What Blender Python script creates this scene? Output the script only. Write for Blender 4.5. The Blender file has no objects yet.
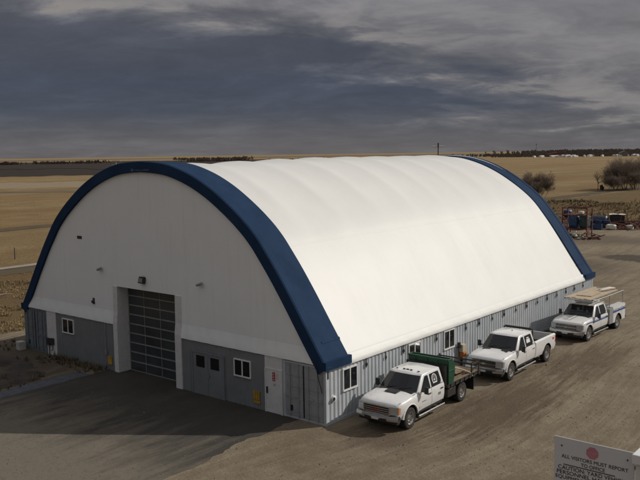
import bpy, bmesh, math, random
from math import radians as RAD, sin, cos, pi, sqrt
from mathutils import Vector, Matrix, noise
random.seed(11)
C = bpy.data.scenes[0]
bpy.context.window.scene = C if bpy.context.window else C
COL = C.collection

# ------------------------------------------------------------------ materials
def new_mat(name):
    m = bpy.data.materials.new(name); m.use_nodes = True
    nt = m.node_tree; nt.nodes.clear()
    out = nt.nodes.new('ShaderNodeOutputMaterial'); b = nt.nodes.new('ShaderNodeBsdfPrincipled')
    nt.links.new(b.outputs[0], out.inputs[0])
    return m, nt, b
def node(nt, t, **kw):
    n = nt.nodes.new(t)
    for k, v in kw.items(): setattr(n, k, v)
    return n
def setv(n, **kw):
    for k, v in kw.items(): n.inputs[k.replace('_', ' ')].default_value = v
    return n
def tex(nt, scale, detail=4, rough=.55, vec=None, dist=0):
    n = node(nt, 'ShaderNodeTexNoise'); setv(n, Scale=scale, Detail=detail, Roughness=rough, Distortion=dist)
    if vec is not None: nt.links.new(vec, n.inputs['Vector'])
    return n.outputs['Fac']
def coords(nt, scale=(1, 1, 1), rot=(0, 0, 0), kind='Object'):
    tc = node(nt, 'ShaderNodeTexCoord'); mp = node(nt, 'ShaderNodeMapping')
    mp.inputs['Scale'].default_value = scale; mp.inputs['Rotation'].default_value = rot
    nt.links.new(tc.outputs[kind], mp.inputs['Vector']); return mp.outputs[0]
def ramp(nt, fac, stops, interp='LINEAR'):
    r = node(nt, 'ShaderNodeValToRGB'); r.color_ramp.interpolation = interp
    e = r.color_ramp.elements
    while len(e) < len(stops): e.new(.5)
    for i, (p, c) in enumerate(stops):
        e[i].position = p; e[i].color = tuple(c) + (1,) if hasattr(c, '__len__') else (c, c, c, 1)
    nt.links.new(fac, r.inputs[0]); return r.outputs[0]
def mixc(nt, fac, a, b, mode='MIX'):
    m = node(nt, 'ShaderNodeMix', data_type='RGBA', blend_type=mode)
    for i, v in ((0, fac), (6, a), (7, b)):
        if isinstance(v, bpy.types.NodeSocket): nt.links.new(v, m.inputs[i])
        else: m.inputs[i].default_value = (tuple(v) + (1,)) if hasattr(v, '__len__') else v
    return m.outputs[2]
def mth(nt, op, a, b=0.0, clamp=False):
    m = node(nt, 'ShaderNodeMath', operation=op, use_clamp=clamp)
    for i, v in ((0, a), (1, b)):
        if isinstance(v, bpy.types.NodeSocket): nt.links.new(v, m.inputs[i])
        else: m.inputs[i].default_value = v
    return m.outputs[0]
def bump(nt, b, h, strength=.3, dist=.02):
    n = node(nt, 'ShaderNodeBump'); setv(n, Strength=strength, Distance=dist)
    nt.links.new(h, n.inputs['Height']); nt.links.new(n.outputs[0], b.inputs['Normal'])
def mat(name, col, rough=.6, metal=0., var=.12, scale=3., bmp=0., bscale=40., coat=0., dirt=None, dirtamt=.35):
    m, nt, b = new_mat(name)
    v = coords(nt)
    c1 = tuple(x * (1 - var) for x in col); c2 = tuple(min(1, x * (1 + var)) for x in col)
    c = ramp(nt, tex(nt, scale, 5, .6, v), [(.3, c1), (.7, c2)])
    if dirt:
        f = ramp(nt, tex(nt, scale * 1.7, 6, .7, v), [(.5, 0.), (.75, dirtamt)])
        c = mixc(nt, f, c, dirt)
    nt.links.new(c, b.inputs['Base Color'])
    setv(b, Roughness=rough, Metallic=metal)
    if coat: b.inputs['Coat Weight'].default_value = coat; b.inputs['Coat Roughness'].default_value = .08
    if bmp: bump(nt, b, tex(nt, bscale, 3, .6, v), bmp, .01)
    return m
M = {}
def streaky(name, col, dirtcol, rough, amt):        # weathered sheet metal: vertical run-off streaks
    m, nt, b = new_mat(name)
    v = coords(nt, (5, 5, .5)); v2 = coords(nt, (.7, .7, .9))
    base = ramp(nt, tex(nt, 1.2, 4, .6, v2), [(.3, tuple(x * .88 for x in col)), (.7, tuple(min(1, x * 1.08) for x in col))])
    f = ramp(nt, tex(nt, 1.6, 6, .7, v), [(.5, 0.), (.8, amt)])
    nt.links.new(mixc(nt, f, base, dirtcol), b.inputs['Base Color']); setv(b, Roughness=rough)
    bump(nt, b, tex(nt, 1.5, 3, .5, v2), .25, .01)
    return m
M['cont_grey'] = streaky('container_grey_paint', (.465, .50, .53), (.22, .19, .16), .55, .45)  # light grey paint of the right-hand container row
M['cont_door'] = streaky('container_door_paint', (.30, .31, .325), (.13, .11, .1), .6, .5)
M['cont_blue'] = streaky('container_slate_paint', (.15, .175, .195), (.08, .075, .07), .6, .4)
M['siding'] = streaky('grey_metal_siding', (.185, .195, .202), (.11, .11, .11), .55, .3)
M['white_metal'] = mat('white_painted_metal', (.62, .62, .61), .45, var=.06, dirt=(.35, .3, .24), dirtamt=.3)
M['frame_white'] = mat('white_window_frame', (.72, .72, .70), .45, var=.05)
M['black'] = mat('black_plastic', (.02, .02, .021), .5)
M['dark_steel'] = mat('dark_steel', (.04, .038, .036), .55, .3, dirt=(.14, .11, .08), dirtamt=.4)
M['steel'] = mat('galvanised_steel', (.42, .42, .42), .4, .7)
M['glass'] = mat('dark_window_glass', (.012, .014, .016), .06, var=.05)
M['door_pane'] = mat('smoked_door_panel', (.045, .052, .056), .28, var=.35, scale=.5)
M['door_rail'] = mat('dull_aluminium_rail', (.26, .25, .24), .5, .2)
M['chrome'] = mat('worn_chrome', (.55, .55, .55), .22, .9, var=.1)
M['rubber'] = mat('tyre_rubber', (.022, .021, .02), .85, dirt=(.13, .1, .07), dirtamt=.5)
M['car_white'] = mat('white_car_paint', (.74, .74, .73), .3, var=.03, coat=.4, dirt=(.42, .36, .28), dirtamt=.35)
M['car_under'] = mat('dusty_underbody', (.03, .028, .026), .8)
M['lamp_glass'] = mat('headlamp_glass', (.40, .41, .42), .12, .5)
M['amber'] = mat('amber_lens', (.65, .2, .03), .3)
M['red_lens'] = mat('red_lens', (.45, .02, .02), .3)
M['green'] = mat('green_painted_steel', (.006, .058, .027), .5, var=.25, dirt=(.1, .1, .07), dirtamt=.3)
M['wood'] = mat('weathered_wood', (.21, .155, .10), .8, var=.3, scale=6)
M['wood_pale'] = mat('pale_plank_wood', (.42, .335, .235), .8, var=.2, scale=5)
M['blue_stripe'] = mat('blue_stripe_paint', (.03, .07, .28), .35)
M['red_steel'] = mat('red_oxide_steel', (.13, .042, .035), .75, var=.4)
M['blue_tarp'] = mat('blue_plastic_tarp', (.02, .055, .13), .5, var=.4, scale=2)
M['cream'] = mat('cream_sheet', (.55, .52, .44), .6)
M['grey_cab'] = mat('grey_cabinet_paint', (.26, .26, .26), .5)
M['yellow'] = mat('yellow_paint', (.40, .24, .03), .6, var=.25)
M['orange'] = mat('orange_paint', (.5, .17, .03), .6)
M['tan'] = mat('tan_plastic', (.5, .42, .3), .6)
M['red_sign'] = mat('red_sign_ink', (.36, .045, .06), .6)
M['sign_white'] = mat('white_sign_sheet', (.62, .62, .62), .45, var=.03)
M['ink'] = mat('black_sign_ink', (.012, .012, .012), .6)
M['sign_red_faded'] = mat('faded_red_ink', (.50, .19, .23), .6, var=.1, scale=20)
M['concrete'] = mat('pale_concrete', (.42, .41, .38), .85, var=.2, scale=4, bmp=.4)
M['bark'] = mat('bare_bark', (.085, .07, .056), .9, var=.3)
M['twig'] = mat('bare_twigs', (.18, .138, .105), .9, var=.3)
M['far_wood'] = mat('far_bare_wood', (.145, .13, .122), .95, var=.25, scale=.05)  # grey-brown bare wood, with distance haze lightened into the colour
M['roof_far'] = mat('pale_trailer_cladding', (.6, .59, .57), .6)
M['weed'] = mat('dead_weeds', (.13, .1, .06), .95, var=.45, scale=.7)
M['grass_dry'] = mat('dry_grass_blades', (.29, .215, .115), .95, var=.35, scale=.4)
M['soil'] = mat('dark_damp_soil', (.05, .04, .032), .95, var=.4, scale=1.2, bmp=.8, bscale=6)
M['rust'] = mat('rusty_red_machine', (.13, .045, .035), .7, var=.4)

def fabric(name, col, rough, seams):
    m, nt, b = new_mat(name)
    v = coords(nt)
    f = tex(nt, .45, 5, .6, v)
    c = ramp(nt, f, [(.3, tuple(x * .955 for x in col)), (.7, col)])
    streak = tex(nt, .9, 5, .6, coords(nt, (.25, 2.2, .25)))
    c = mixc(nt, ramp(nt, streak, [(.5, 0.), (.85, .07)]), c, (.6, .57, .5))
    nt.links.new(c, b.inputs['Base Color']); setv(b, Roughness=rough)
    h = mth(nt, 'ADD', tex(nt, .55, 3, .5, coords(nt, (.5, 1.4, .5))), mth(nt, 'MULTIPLY', tex(nt, 3, 3, .5, v), .12))
    bump(nt, b, h, .35, seams)
    return m
M['fabric'] = fabric('white_pvc_membrane', (.715, .712, .685), .5, .06)
M['fabric_end'] = fabric('white_end_fabric', (.835, .85, .84), .6, .06)
nt = M['fabric_end'].node_tree; b = nt.nodes['Principled BSDF']; src = b.inputs['Base Color'].links[0].from_socket
st = ramp(nt, tex(nt, 1.0, 6, .7, coords(nt, (2.6, 1, .11))), [(.54, 0.), (.78, .20)])
nt.links.new(mixc(nt, st, src, (.42, .39, .34)), b.inputs['Base Color'])
b2 = b.inputs['Normal'].links[0].from_node; wr_ = tex(nt, 1.0, 4, .55, coords(nt, (1.9, 1, .22), (0, .35, 0)))
ad = mth(nt, 'ADD', b2.inputs['Height'].links[0].from_socket, mth(nt, 'MULTIPLY', wr_, .55)); nt.links.new(ad, b2.inputs['Height'])
m, nt, b = new_mat('navy_blue_vinyl'); M['blue'] = m
v = coords(nt)
c = ramp(nt, tex(nt, .7, 5, .6, v), [(.3, (.014, .033, .073)), (.7, (.021, .046, .098))])
c = mixc(nt, ramp(nt, tex(nt, 1.6, 6, .7, v), [(.55, 0.), (.85, .08)]), c, (.06, .08, .13))
nt.links.new(c, b.inputs['Base Color']); setv(b, Roughness=.75); b.inputs['Specular IOR Level'].default_value = .06
bump(nt, b, tex(nt, 1.2, 3, .5, v), .35, .05)

# ------------------------------------------------------------------ mesh helpers
class MB:
    def __init__(s): s.v = []; s.f = []; s.mi = []; s.cur = 0
    def add(s, vs, fs):
        o = len(s.v); s.v += [tuple(p) for p in vs]
        for f in fs: s.f.append(tuple(o + i for i in f)); s.mi.append(s.cur)
        return s
    def box(s, x0, x1, y0, y1, z0, z1, rot=None):
        vs = [(x, y, z) for z in (z0, z1) for y in (y0, y1) for x in (x0, x1)]
        if rot:                                            # rotate about the box centre
            c = Vector(((x0 + x1) / 2, (y0 + y1) / 2, (z0 + z1) / 2)); vs = [rot @ (Vector(p) - c) + c for p in vs]
        return s.add(vs, [(0, 2, 3, 1), (4, 5, 7, 6), (0, 1, 5, 4), (2, 6, 7, 3), (0, 4, 6, 2), (1, 3, 7, 5)])
    def prism(s, poly, axis, a, b):                        # extrude a 2-D outline along axis from a to b
        n = len(poly)
        def p3(q, t): return {0: (t, q[0], q[1]), 1: (q[0], t, q[1]), 2: (q[0], q[1], t)}[axis]
        vs = [p3(q, a) for q in poly] + [p3(q, b) for q in poly]
        return s.add(vs, [tuple(range(n))[::-1], tuple(range(n, 2 * n))] + [(i, (i + 1) % n, n + (i + 1) % n, n + i) for i in range(n)])
    def tube(s, pts, rads, n=8, caps=True):
        pts = [Vector(p) for p in pts]
        if not hasattr(rads, '__len__'): rads = [rads] * len(pts)
        vs = []; prev = None
        for i, p in enumerate(pts):
            d = (pts[min(i + 1, len(pts) - 1)] - pts[max(i - 1, 0)]).normalized()
            u = d.orthogonal().normalized() if prev is None else (prev - d * prev.dot(d)).normalized()
            prev = u; w = d.cross(u)
            vs += [p + (u * cos(2 * pi * k / n) + w * sin(2 * pi * k / n)) * rads[i] for k in range(n)]
        fs = [(i * n + k, i * n + (k + 1) % n, (i + 1) * n + (k + 1) % n, (i + 1) * n + k) for i in range(len(pts) - 1) for k in range(n)]
        if caps: fs += [tuple(range(n))[::-1], tuple(range((len(pts) - 1) * n, len(pts) * n))]
        return s.add(vs, fs)
    def lathe(s, prof, axis, c, n=24, caps=True):                     # prof: (t along axis, radius)
        vs = []
        for t, r in prof:
            for k in range(n):
                a = 2 * pi * k / n; q = (r * cos(a), r * sin(a))
                vs.append({0: (c[0] + t, c[1] + q[0], c[2] + q[1]), 1: (c[0] + q[0], c[1] + t, c[2] + q[1]), 2: (c[0] + q[0], c[1] + q[1], c[2] + t)}[axis])
        L = len(prof)
        return s.add(vs, [(i * n + k, i * n + (k + 1) % n, (i + 1) * n + (k + 1) % n, (i + 1) * n + k) for i in range(L - 1) for k in range(n)] + ([tuple(range(n))[::-1], tuple(range((L - 1) * n, L * n))] if caps else []))
    def grid(s, rows):                                     # rows of points -> quads
        n = len(rows[0])
        return s.add([p for r in rows for p in r], [(i * n + k, i * n + k + 1, (i + 1) * n + k + 1, (i + 1) * n + k) for i in range(len(rows) - 1) for k in range(n - 1)])
    def build(s, name, mats, parent=None, smooth=None, bevel=0, segs=2, fixn=True):
        me = bpy.data.meshes.new(name); me.from_pydata(s.v, [], s.f)
        for m_ in (mats if isinstance(mats, (list, tuple)) else [mats]): me.materials.append(m_)
        me.polygons.foreach_set('material_index', s.mi)
        if fixn:
            bm = bmesh.new(); bm.from_mesh(me); bmesh.ops.recalc_face_normals(bm, faces=bm.faces); bm.to_mesh(me); bm.free()
        if smooth is not None:
            me.polygons.foreach_set('use_smooth', [True] * len(me.polygons)); me.set_sharp_from_angle(angle=RAD(smooth))
        me.update()
        o = bpy.data.objects.new(name, me); COL.objects.link(o)
        if bevel:
            md = o.modifiers.new('bevel', 'BEVEL'); md.width = bevel; md.segments = segs; md.limit_method = 'ANGLE'; md.angle_limit = RAD(40)
            md.harden_normals = False
        if parent: o.parent = parent
        return o
def tag(o, label=None, cat=None, group=None, kind=None):
    if label: o['label'] = label
    if cat: o['category'] = cat
    if group: o['group'] = group
    if kind: o['kind'] = kind
    return o
def thing(name, loc, label, cat, rz=0, group=None):
    o = bpy.data.objects.new(name, None); COL.objects.link(o); o.location = loc; o.rotation_euler = (0, 0, rz)
    o.empty_display_size = .3
    return tag(o, label, cat, group)
def bake(o):                                               # apply the modifiers of o without bpy.ops
    dg = bpy.context.evaluated_depsgraph_get(); dg.update()
    me = bpy.data.meshes.new_from_object(o.evaluated_get(dg)); o.modifiers.clear(); o.data = me
    return o
def cut(o, cutter_mb, mats):
    c = cutter_mb.build('cutter', mats)
    c.parent = o.parent; c.matrix_parent_inverse = o.matrix_parent_inverse.copy()
    md = o.modifiers.new('b', 'BOOLEAN'); md.operation = 'DIFFERENCE'; md.object = c; md.solver = 'EXACT'
    bake(o); bpy.data.objects.remove(c)
    return o
def copy_tree(o, parent=None):
    c = o.copy(); COL.objects.link(c)
    if parent: c.parent = parent
    for ch in list(o.children): copy_tree(ch, c)
    return c
def lettering(name, text, size, material, parent, origin, ex, ey, thick=.002, width=None, align='LEFT'):
    cu = bpy.data.curves.new(name, 'FONT'); cu.body = text; cu.size = size; cu.extrude = thick; cu.offset = 0; cu.align_x = align
    tmp = bpy.data.objects.new('tmp', cu); COL.objects.link(tmp)
    dg = bpy.context.evaluated_depsgraph_get(); dg.update()
    me = bpy.data.meshes.new_from_object(tmp.evaluated_get(dg)); bpy.data.objects.remove(tmp)
    ex = Vector(ex).normalized(); ey = Vector(ey).normalized(); ez = ex.cross(ey)
    xs = [v.co.x for v in me.vertices]; sc = 1
    if width: sc = width / (max(xs) - min(xs))
    for v in me.vertices:
        p = v.co.copy(); v.co = Vector(origin) + ex * p.x * sc + ey * p.y + ez * p.z
    me.materials.clear(); me.materials.append(material); me.name = name
    o = bpy.data.objects.new(name, me); COL.objects.link(o)
    if parent: o.parent = parent
    return o
def fbm(x, y, s, seed=0, oct=4): return noise.fractal(Vector((x * s + seed, y * s - seed, seed * 1.7)), 1.0, 2.0, oct)

# ------------------------------------------------------------------ camera
cam = bpy.data.cameras.new('camera'); co = bpy.data.objects.new('camera', cam); COL.objects.link(co); C.camera = co
yaw, pit, rol = RAD(39.276), RAD(-6.22), RAD(-.8186)
fw = Vector((-sin(yaw) * cos(pit), cos(yaw) * cos(pit), sin(pit))); rt = Vector((cos(yaw), sin(yaw), 0)); up = rt.cross(fw)
r2 = rt * cos(rol) + up * sin(rol); u2 = -rt * sin(rol) + up * cos(rol)
mw = Matrix((r2, u2, -fw)).transposed().to_4x4(); mw.translation = (20.52, -25.357, 11.558); co.matrix_world = mw
cam.sensor_width = 36; cam.lens = 794.34 / 640 * 36; cam.clip_start = .1; cam.clip_end = 20000

# ------------------------------------------------------------------ sun and sky
SUN = Vector((.90, 1.15, 1.0)).normalized()
sl = bpy.data.lights.new('sun', 'SUN'); sl.energy = 2.8; sl.angle = RAD(.5); sl.color = (1, .945, .86)
so = bpy.data.objects.new('sun', sl); COL.objects.link(so); so.rotation_euler = SUN.to_track_quat('Z', 'Y').to_euler(); so.location = (40, 40, 60)
W = bpy.data.worlds.new('World'); C.world = W; W.use_nodes = True
nt = W.node_tree; nt.nodes.clear()
out = node(nt, 'ShaderNodeOutputWorld'); bg = node(nt, 'ShaderNodeBackground'); nt.links.new(bg.outputs[0], out.inputs[0])
bg.inputs[1].default_value = .1
sky = node(nt, 'ShaderNodeTexSky', sky_type='NISHITA'); sky.sun_disc = False
sky.sun_elevation = math.asin(SUN.z); sky.sun_rotation = math.atan2(SUN.x, SUN.y); sky.air_density = 1; sky.dust_density = 1.5
tc = node(nt, 'ShaderNodeTexCoord'); sx = node(nt, 'ShaderNodeSeparateXYZ'); nt.links.new(tc.outputs['Generated'], sx.inputs[0])
X, Y, Z = sx.outputs
SKX, SKY_ = 9.4, 5.1
# cloud deck: the ray is carried up to a flat layer, so clouds flatten towards the horizon
den = mth(nt, 'ADD', mth(nt, 'MAXIMUM', Z, 0.0), .20)
A = mth(nt, 'ADD', mth(nt, 'MULTIPLY', X, cos(RAD(39.3))), mth(nt, 'MULTIPLY', Y, sin(RAD(39.3))))   # bearing across the storm front
B_ = mth(nt, 'SUBTRACT', mth(nt, 'MULTIPLY', Y, cos(RAD(39.3))), mth(nt, 'MULTIPLY', X, sin(RAD(39.3))))
cx = mth(nt, 'DIVIDE', A, den); cy = mth(nt, 'DIVIDE', B_, den)
cv = node(nt, 'ShaderNodeCombineXYZ'); nt.links.new(cx, cv.inputs[0]); nt.links.new(cy, cv.inputs[1])
mp = node(nt, 'ShaderNodeMapping'); mp.inputs['Rotation'].default_value = (0, 0, .10); mp.inputs['Scale'].default_value = (.85, 1.1, 1); mp.inputs['Location'].default_value = (SKX, SKY_, 0)
nt.links.new(cv.outputs[0], mp.inputs[0])
n1 = tex(nt, .55, 7, .56, mp.outputs[0], .5); n2 = tex(nt, 1.7, 8, .6, mp.outputs[0], .35)
n3 = tex(nt, 4.5, 8, .62, mp.outputs[0], .6)
edge = mth(nt, 'SUBTRACT', Z, mth(nt, 'SUBTRACT', .128, mth(nt, 'MULTIPLY', A, .22)))
edge = mth(nt, 'ADD', edge, mth(nt, 'MULTIPLY', mth(nt, 'SUBTRACT', n1, .5), .22))
edge = mth(nt, 'ADD', edge, mth(nt, 'MULTIPLY', mth(nt, 'SUBTRACT', n2, .5), .16))
edge = mth(nt, 'ADD', edge, mth(nt, 'MULTIPLY', mth(nt, 'SUBTRACT', n3, .5), .05))
light = ramp(nt, mth(nt, 'ADD', mth(nt, 'MULTIPLY', edge, 6.0), .5, True), [(.30, 0.), (.50, .40), (.60, .70), (.85, 1.)])
darkc = ramp(nt, mth(nt, 'MULTIPLY', Z, 4.0), [(0.0, (1.16, 1.11, 1.14)), (.06, (1.12, 1.08, 1.14)), (.14, (.84, .88, 1.01)), (.22, (.63, .73, .95)), (.34, (.59, .70, .96)), (.55, (.66, .73, .94)), (.8, (.82, .85, 1.0))])
lightc = ramp(nt, Z, [(0.0, (1.55, 1.50, 1.52)), (.2, (1.95, 1.92, 2.08)), (.45, (2.7, 2.7, 2.85)), (.9, (3.7, 3.7, 3.9))])
dn = mth(nt, 'ADD', mth(nt, 'MULTIPLY', n2, .6), mth(nt, 'MULTIPLY', n3, .4))
lightc = mixc(nt, 1.0, lightc, ramp(nt, dn, [(.34, .74), (.5, 1.0), (.64, 1.28)]), 'MULTIPLY')
darkc = mixc(nt, 1.0, darkc, ramp(nt, dn, [(.34, .90), (.5, 1.06), (.66, 1.32)]), 'MULTIPLY')
cloud = mixc(nt, light, darkc, lightc)
rim = mth(nt, 'MULTIPLY', ramp(nt, light, [(.3, 0.), (.65, 1.), (1., .35)]), ramp(nt, dn, [(.48, 0.), (.60, .8)]))
cloud = mixc(nt, rim, cloud, (2.55, 2.38, 2.22))
opening = mth(nt, 'MULTIPLY', ramp(nt, n1, [(.60, 0.), (.75, .5)]), ramp(nt, Z, [(.25, 0.), (.5, 1.)]))
nt.links.new(mixc(nt, opening, cloud, sky.outputs[0]), bg.inputs[0])
vs = C.view_settings; vs.view_transform = 'Standard'; vs.look = 'None'; vs.exposure = .10; vs.gamma = 1; vs.use_curve_mapping = False

# ------------------------------------------------------------------ ground and its sheets
def smooth01(t): t = max(0., min(1., t)); return t * t * (3 - 2 * t)
def berm(x, y):                                            # grassy heap behind the yard, otherwise flat prairie
    g = 1.35 * math.exp(-((y - 114 - .15 * (x + 30)) / 10) ** 2) * max(0, min(1, (-x - 2) / 10)) * max(0, min(1, (x + 52) / 12))
    h = 1.5 * g * (1 + .5 * fbm(x, y, .09, 3))
    d = max(0., min(1., (-x - 27) / 6)) if y < 60 else 0.
    h += smooth01((x + 53) / 3) * d * .16 * fbm(x, y, .35, 5)
    return h
def terrain(name, xs, ys, zf, m):
    o = MB().grid([[(x, y, zf(x, y)) for x in xs] for y in ys]).build(name, m, smooth=180, fixn=False)
    return o
def axis(lo, a, b, hi, fine, k=1.16):
    v = [a]
    while v[-1] < b: v.append(v[-1] + fine)
    s = fine
    while v[-1] < hi: s *= k; v.append(v[-1] + s)
    s = fine; L = [a]
    while L[-1] > lo: s *= k; L.append(L[-1] - s)
    return L[:0:-1] + v
m, nt, b = new_mat('dry_prairie_grass'); M['grass'] = m
v = coords(nt)
big = tex(nt, .012, 4, .6, coords(nt, (1, .35, 1))); mid = tex(nt, .13, 6, .65, v); fin = tex(nt, 1.5, 6, .75, v); vf = tex(nt, 9, 4, .7, v)
c = ramp(nt, mid, [(.30, (.185, .120, .052)), (.5, (.275, .187, .084)), (.70, (.35, .25, .122))])
c = mixc(nt, ramp(nt, big, [(.35, 0.), (.7, .55)]), c, (.34, .265, .155))
c = mixc(nt, ramp(nt, fin, [(.50, 0.), (.72, .6)]), c, (.125, .092, .052))
c = mixc(nt, ramp(nt, vf, [(.55, 0.), (.7, .45)]), c, (.40, .31, .18))
sp = node(nt, 'ShaderNodeSeparateXYZ'); nt.links.new(v, sp.inputs[0])
rough = ramp(nt, mth(nt, 'ADD', mth(nt, 'MULTIPLY', mth(nt, 'ADD', sp.outputs[0], 54.0), .5), mth(nt, 'MULTIPLY', mid, 1.2)), [(.4, 0.), (1.0, .75)])   # unmown weeds on the building's side of the road
c = mixc(nt, rough, c, mixc(nt, fin, (.20, .142, .072), (.085, .062, .036)))
# mown / drilled lines across the far fields
wv = node(nt, 'ShaderNodeTexWave', wave_type='BANDS', bands_direction='Y'); setv(wv, Scale=.012, Distortion=6, Detail=4); nt.links.new(v, wv.inputs[0])
farm = ramp(nt, mth(nt, 'MULTIPLY', sp.outputs[1], .001), [(.16, 0.), (.24, .65)])
c = mixc(nt, mth(nt, 'MULTIPLY', wv.outputs['Fac'], farm), c, (.225, .17, .10))
bandn = tex(nt, 1.0, 5, .6, coords(nt, (.045, .006, 1)))      # bands of stubble lying along the road
c = mixc(nt, ramp(nt, bandn, [(.42, 0.), (.62, .55)]), c, (.205, .128, .058))
c = mixc(nt, ramp(nt, bandn, [(.30, .5), (.42, 0.)]), c, (.385, .28, .14))
nt.links.new(c, b.inputs['Base Color']); setv(b, Roughness=.95); b.inputs['Specular IOR Level'].default_value = .1
bump(nt, b, mth(nt, 'ADD', fin, mth(nt, 'MULTIPLY', vf, .5)), 1.0, .35)
gx = axis(-9000, -70, 20, 9000, 2.0); gy = axis(-9000, -30, 150, 9000, 2.0)
tag(terrain('ground', gx, gy, lambda x, y: berm(x, y) - .12, M['grass']), kind='structure')

def dirt_mat(name, c0, c1, c2, dark, streak=(2.2, .13, 1), rot=0., zones=()):
    m, nt, b = new_mat(name)
    v = coords(nt); wob = tex(nt, .035, 2, .4, v)
    w = node(nt, 'ShaderNodeVectorMath', operation='ADD'); cmb = node(nt, 'ShaderNodeCombineXYZ')
    nt.links.new(mth(nt, 'MULTIPLY', wob, 7.0), cmb.inputs[0]); nt.links.new(v, w.inputs[0]); nt.links.new(cmb.outputs[0], w.inputs[1])
    def layer(sc, r):
        mpp = node(nt, 'ShaderNodeMapping'); mpp.inputs['Scale'].default_value = sc; mpp.inputs['Rotation'].default_value = (0, 0, r); nt.links.new(w.outputs[0], mpp.inputs[0]); return mpp.outputs[0]
    tracks = tex(nt, .55, 6, .62, layer(streak, rot)); tr2 = tex(nt, 1.6, 5, .65, layer(streak, rot + .22)); tr3 = tex(nt, 1.2, 5, .65, layer(streak, rot - .5))
    big = tex(nt, .16, 6, .65, v); med = tex(nt, 1.1, 7, .72, v); fin = tex(nt, 7, 5, .75, v); peb = tex(nt, 34, 3, .75, v)
    c = ramp(nt, mth(nt, 'ADD', mth(nt, 'MULTIPLY', tracks, .55), mth(nt, 'MULTIPLY', med, .45)), [(.34, c0), (.5, c1), (.66, c2)])
    c = mixc(nt, ramp(nt, tr2, [(.52, 0.), (.70, .50)]), c, tuple(x * .75 for x in c0))
    c = mixc(nt, ramp(nt, tr3, [(.54, 0.), (.72, .45)]), c, tuple(x * 1.1 for x in c2))
    c = mixc(nt, ramp(nt, big, [(.50, 0.), (.68, .60)]), c, dark)
    sp = node(nt, 'ShaderNodeSeparateXYZ'); nt.links.new(v, sp.inputs[0])
    for zx, zy, rx, ry, col, soft, patchy in zones:            # patches of another tone, with ragged edges
        ex = mth(nt, 'POWER', mth(nt, 'DIVIDE', mth(nt, 'SUBTRACT', sp.outputs[0], zx), rx), 2); ey = mth(nt, 'POWER', mth(nt, 'DIVIDE', mth(nt, 'SUBTRACT', sp.outputs[1], zy), ry), 2)
        r_ = mth(nt, 'SUBTRACT', 1.0, mth(nt, 'ADD', ex, ey))
        r_ = mth(nt, 'ADD', r_, mth(nt, 'MULTIPLY', mth(nt, 'SUBTRACT', mth(nt, 'ADD', mth(nt, 'MULTIPLY', tr2, .6), mth(nt, 'MULTIPLY', med, .4)), .5), patchy))
        c = mixc(nt, ramp(nt, mth(nt, 'ADD', mth(nt, 'MULTIPLY', r_, soft), .3, True), [(.25, 0.), (.8, .85)]), c, col)
    c = mixc(nt, ramp(nt, fin, [(.5, 0.), (.75, .4)]), c, tuple(x * .6 for x in c0))
    c = mixc(nt, ramp(nt, peb, [(.58, 0.), (.70, .6)]), c, tuple(x * 1.4 for x in c2))
    c = mixc(nt, ramp(nt, tex(nt, 16, 4, .8, v), [(.54, 0.), (.68, .5)]), c, tuple(x * .5 for x in c0))
    nt.links.new(c, b.inputs['Base Color']); setv(b, Roughness=.95); b.inputs['Specular IOR Level'].default_value = .15
    h = mth(nt, 'ADD', mth(nt, 'MULTIPLY', mth(nt, 'ADD', tr2, med), .5), mth(nt, 'ADD', mth(nt, 'MULTIPLY', fin, .5), mth(nt, 'MULTIPLY', peb, .25)))
    bump(nt, b, h, 1.0, .09)
    return m
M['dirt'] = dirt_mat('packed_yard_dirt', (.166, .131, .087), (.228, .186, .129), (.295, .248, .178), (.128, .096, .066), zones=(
    (4.6, 7.0, 2.2, 6.5, (.105, .076, .051), .7, 5.0), (4.8, 17.0, 2.0, 5.5, (.115, .085, .058), .6, 5.0), (2.5, .2, 2.2, 1.6, (.12, .09, .064), .6, 4.0),
    (-3.5, 60.5, 7.0, 3.4, (.052, .046, .038), 2.2, 2.2), (-12, 50, 9, 9, (.115, .092, .07), .7, 3.), (-16, 76, 9, 6, (.125, .10, .074), .7, 3.), (-22, -3, 7, 7, (.085, .067, .05), .9, 3.), (6, -7, 7, 3, (.24, .2, .15), .5, 4.)))  # the darkest zone is a dark oval in the rear yard
M['gravel'] = dirt_mat('pale_gravel_road', (.26, .235, .20), (.32, .295, .25), (.38, .355, .31), (.22, .19, .15))
M['ditch'] = dirt_mat('dark_ditch_grass', (.085, .066, .042), (.11, .086, .055), (.14, .11, .07), (.06, .047, .03))
M['plough'] = dirt_mat('dark_ploughed_soil', (.030, .023, .019), (.038, .029, .023), (.05, .038, .030), (.028, .022, .018))
M['field_road'] = dirt_mat('grey_farm_road', (.115, .10, .082), (.14, .125, .105), (.17, .15, .125), (.10, .088, .07))
M['dark_dirt'] = dirt_mat('dark_brown_dirt', (.055, .047, .038), (.07, .06, .048), (.09, .076, .06), (.045, .037, .03))
M['churn'] = dirt_mat('churned_brown_dirt', (.10, .073, .05), (.14, .106, .076), (.19, .15, .11), (.09, .066, .046))
m, nt, b = new_mat('worn_asphalt_apron'); M['asphalt'] = m
v = coords(nt)
c = ramp(nt, tex(nt, .35, 6, .65, coords(nt, (1, .5, 1), (0, 0, .5))), [(.3, (.042, .039, .034)), (.55, (.062, .057, .049)), (.75, (.085, .077, .064))])
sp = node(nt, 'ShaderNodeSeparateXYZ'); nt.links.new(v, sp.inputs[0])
dn_ = tex(nt, .8, 7, .66, coords(nt, (2.0, .30, 1), (0, 0, -.7))); dp = tex(nt, .22, 5, .6, v)
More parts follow.
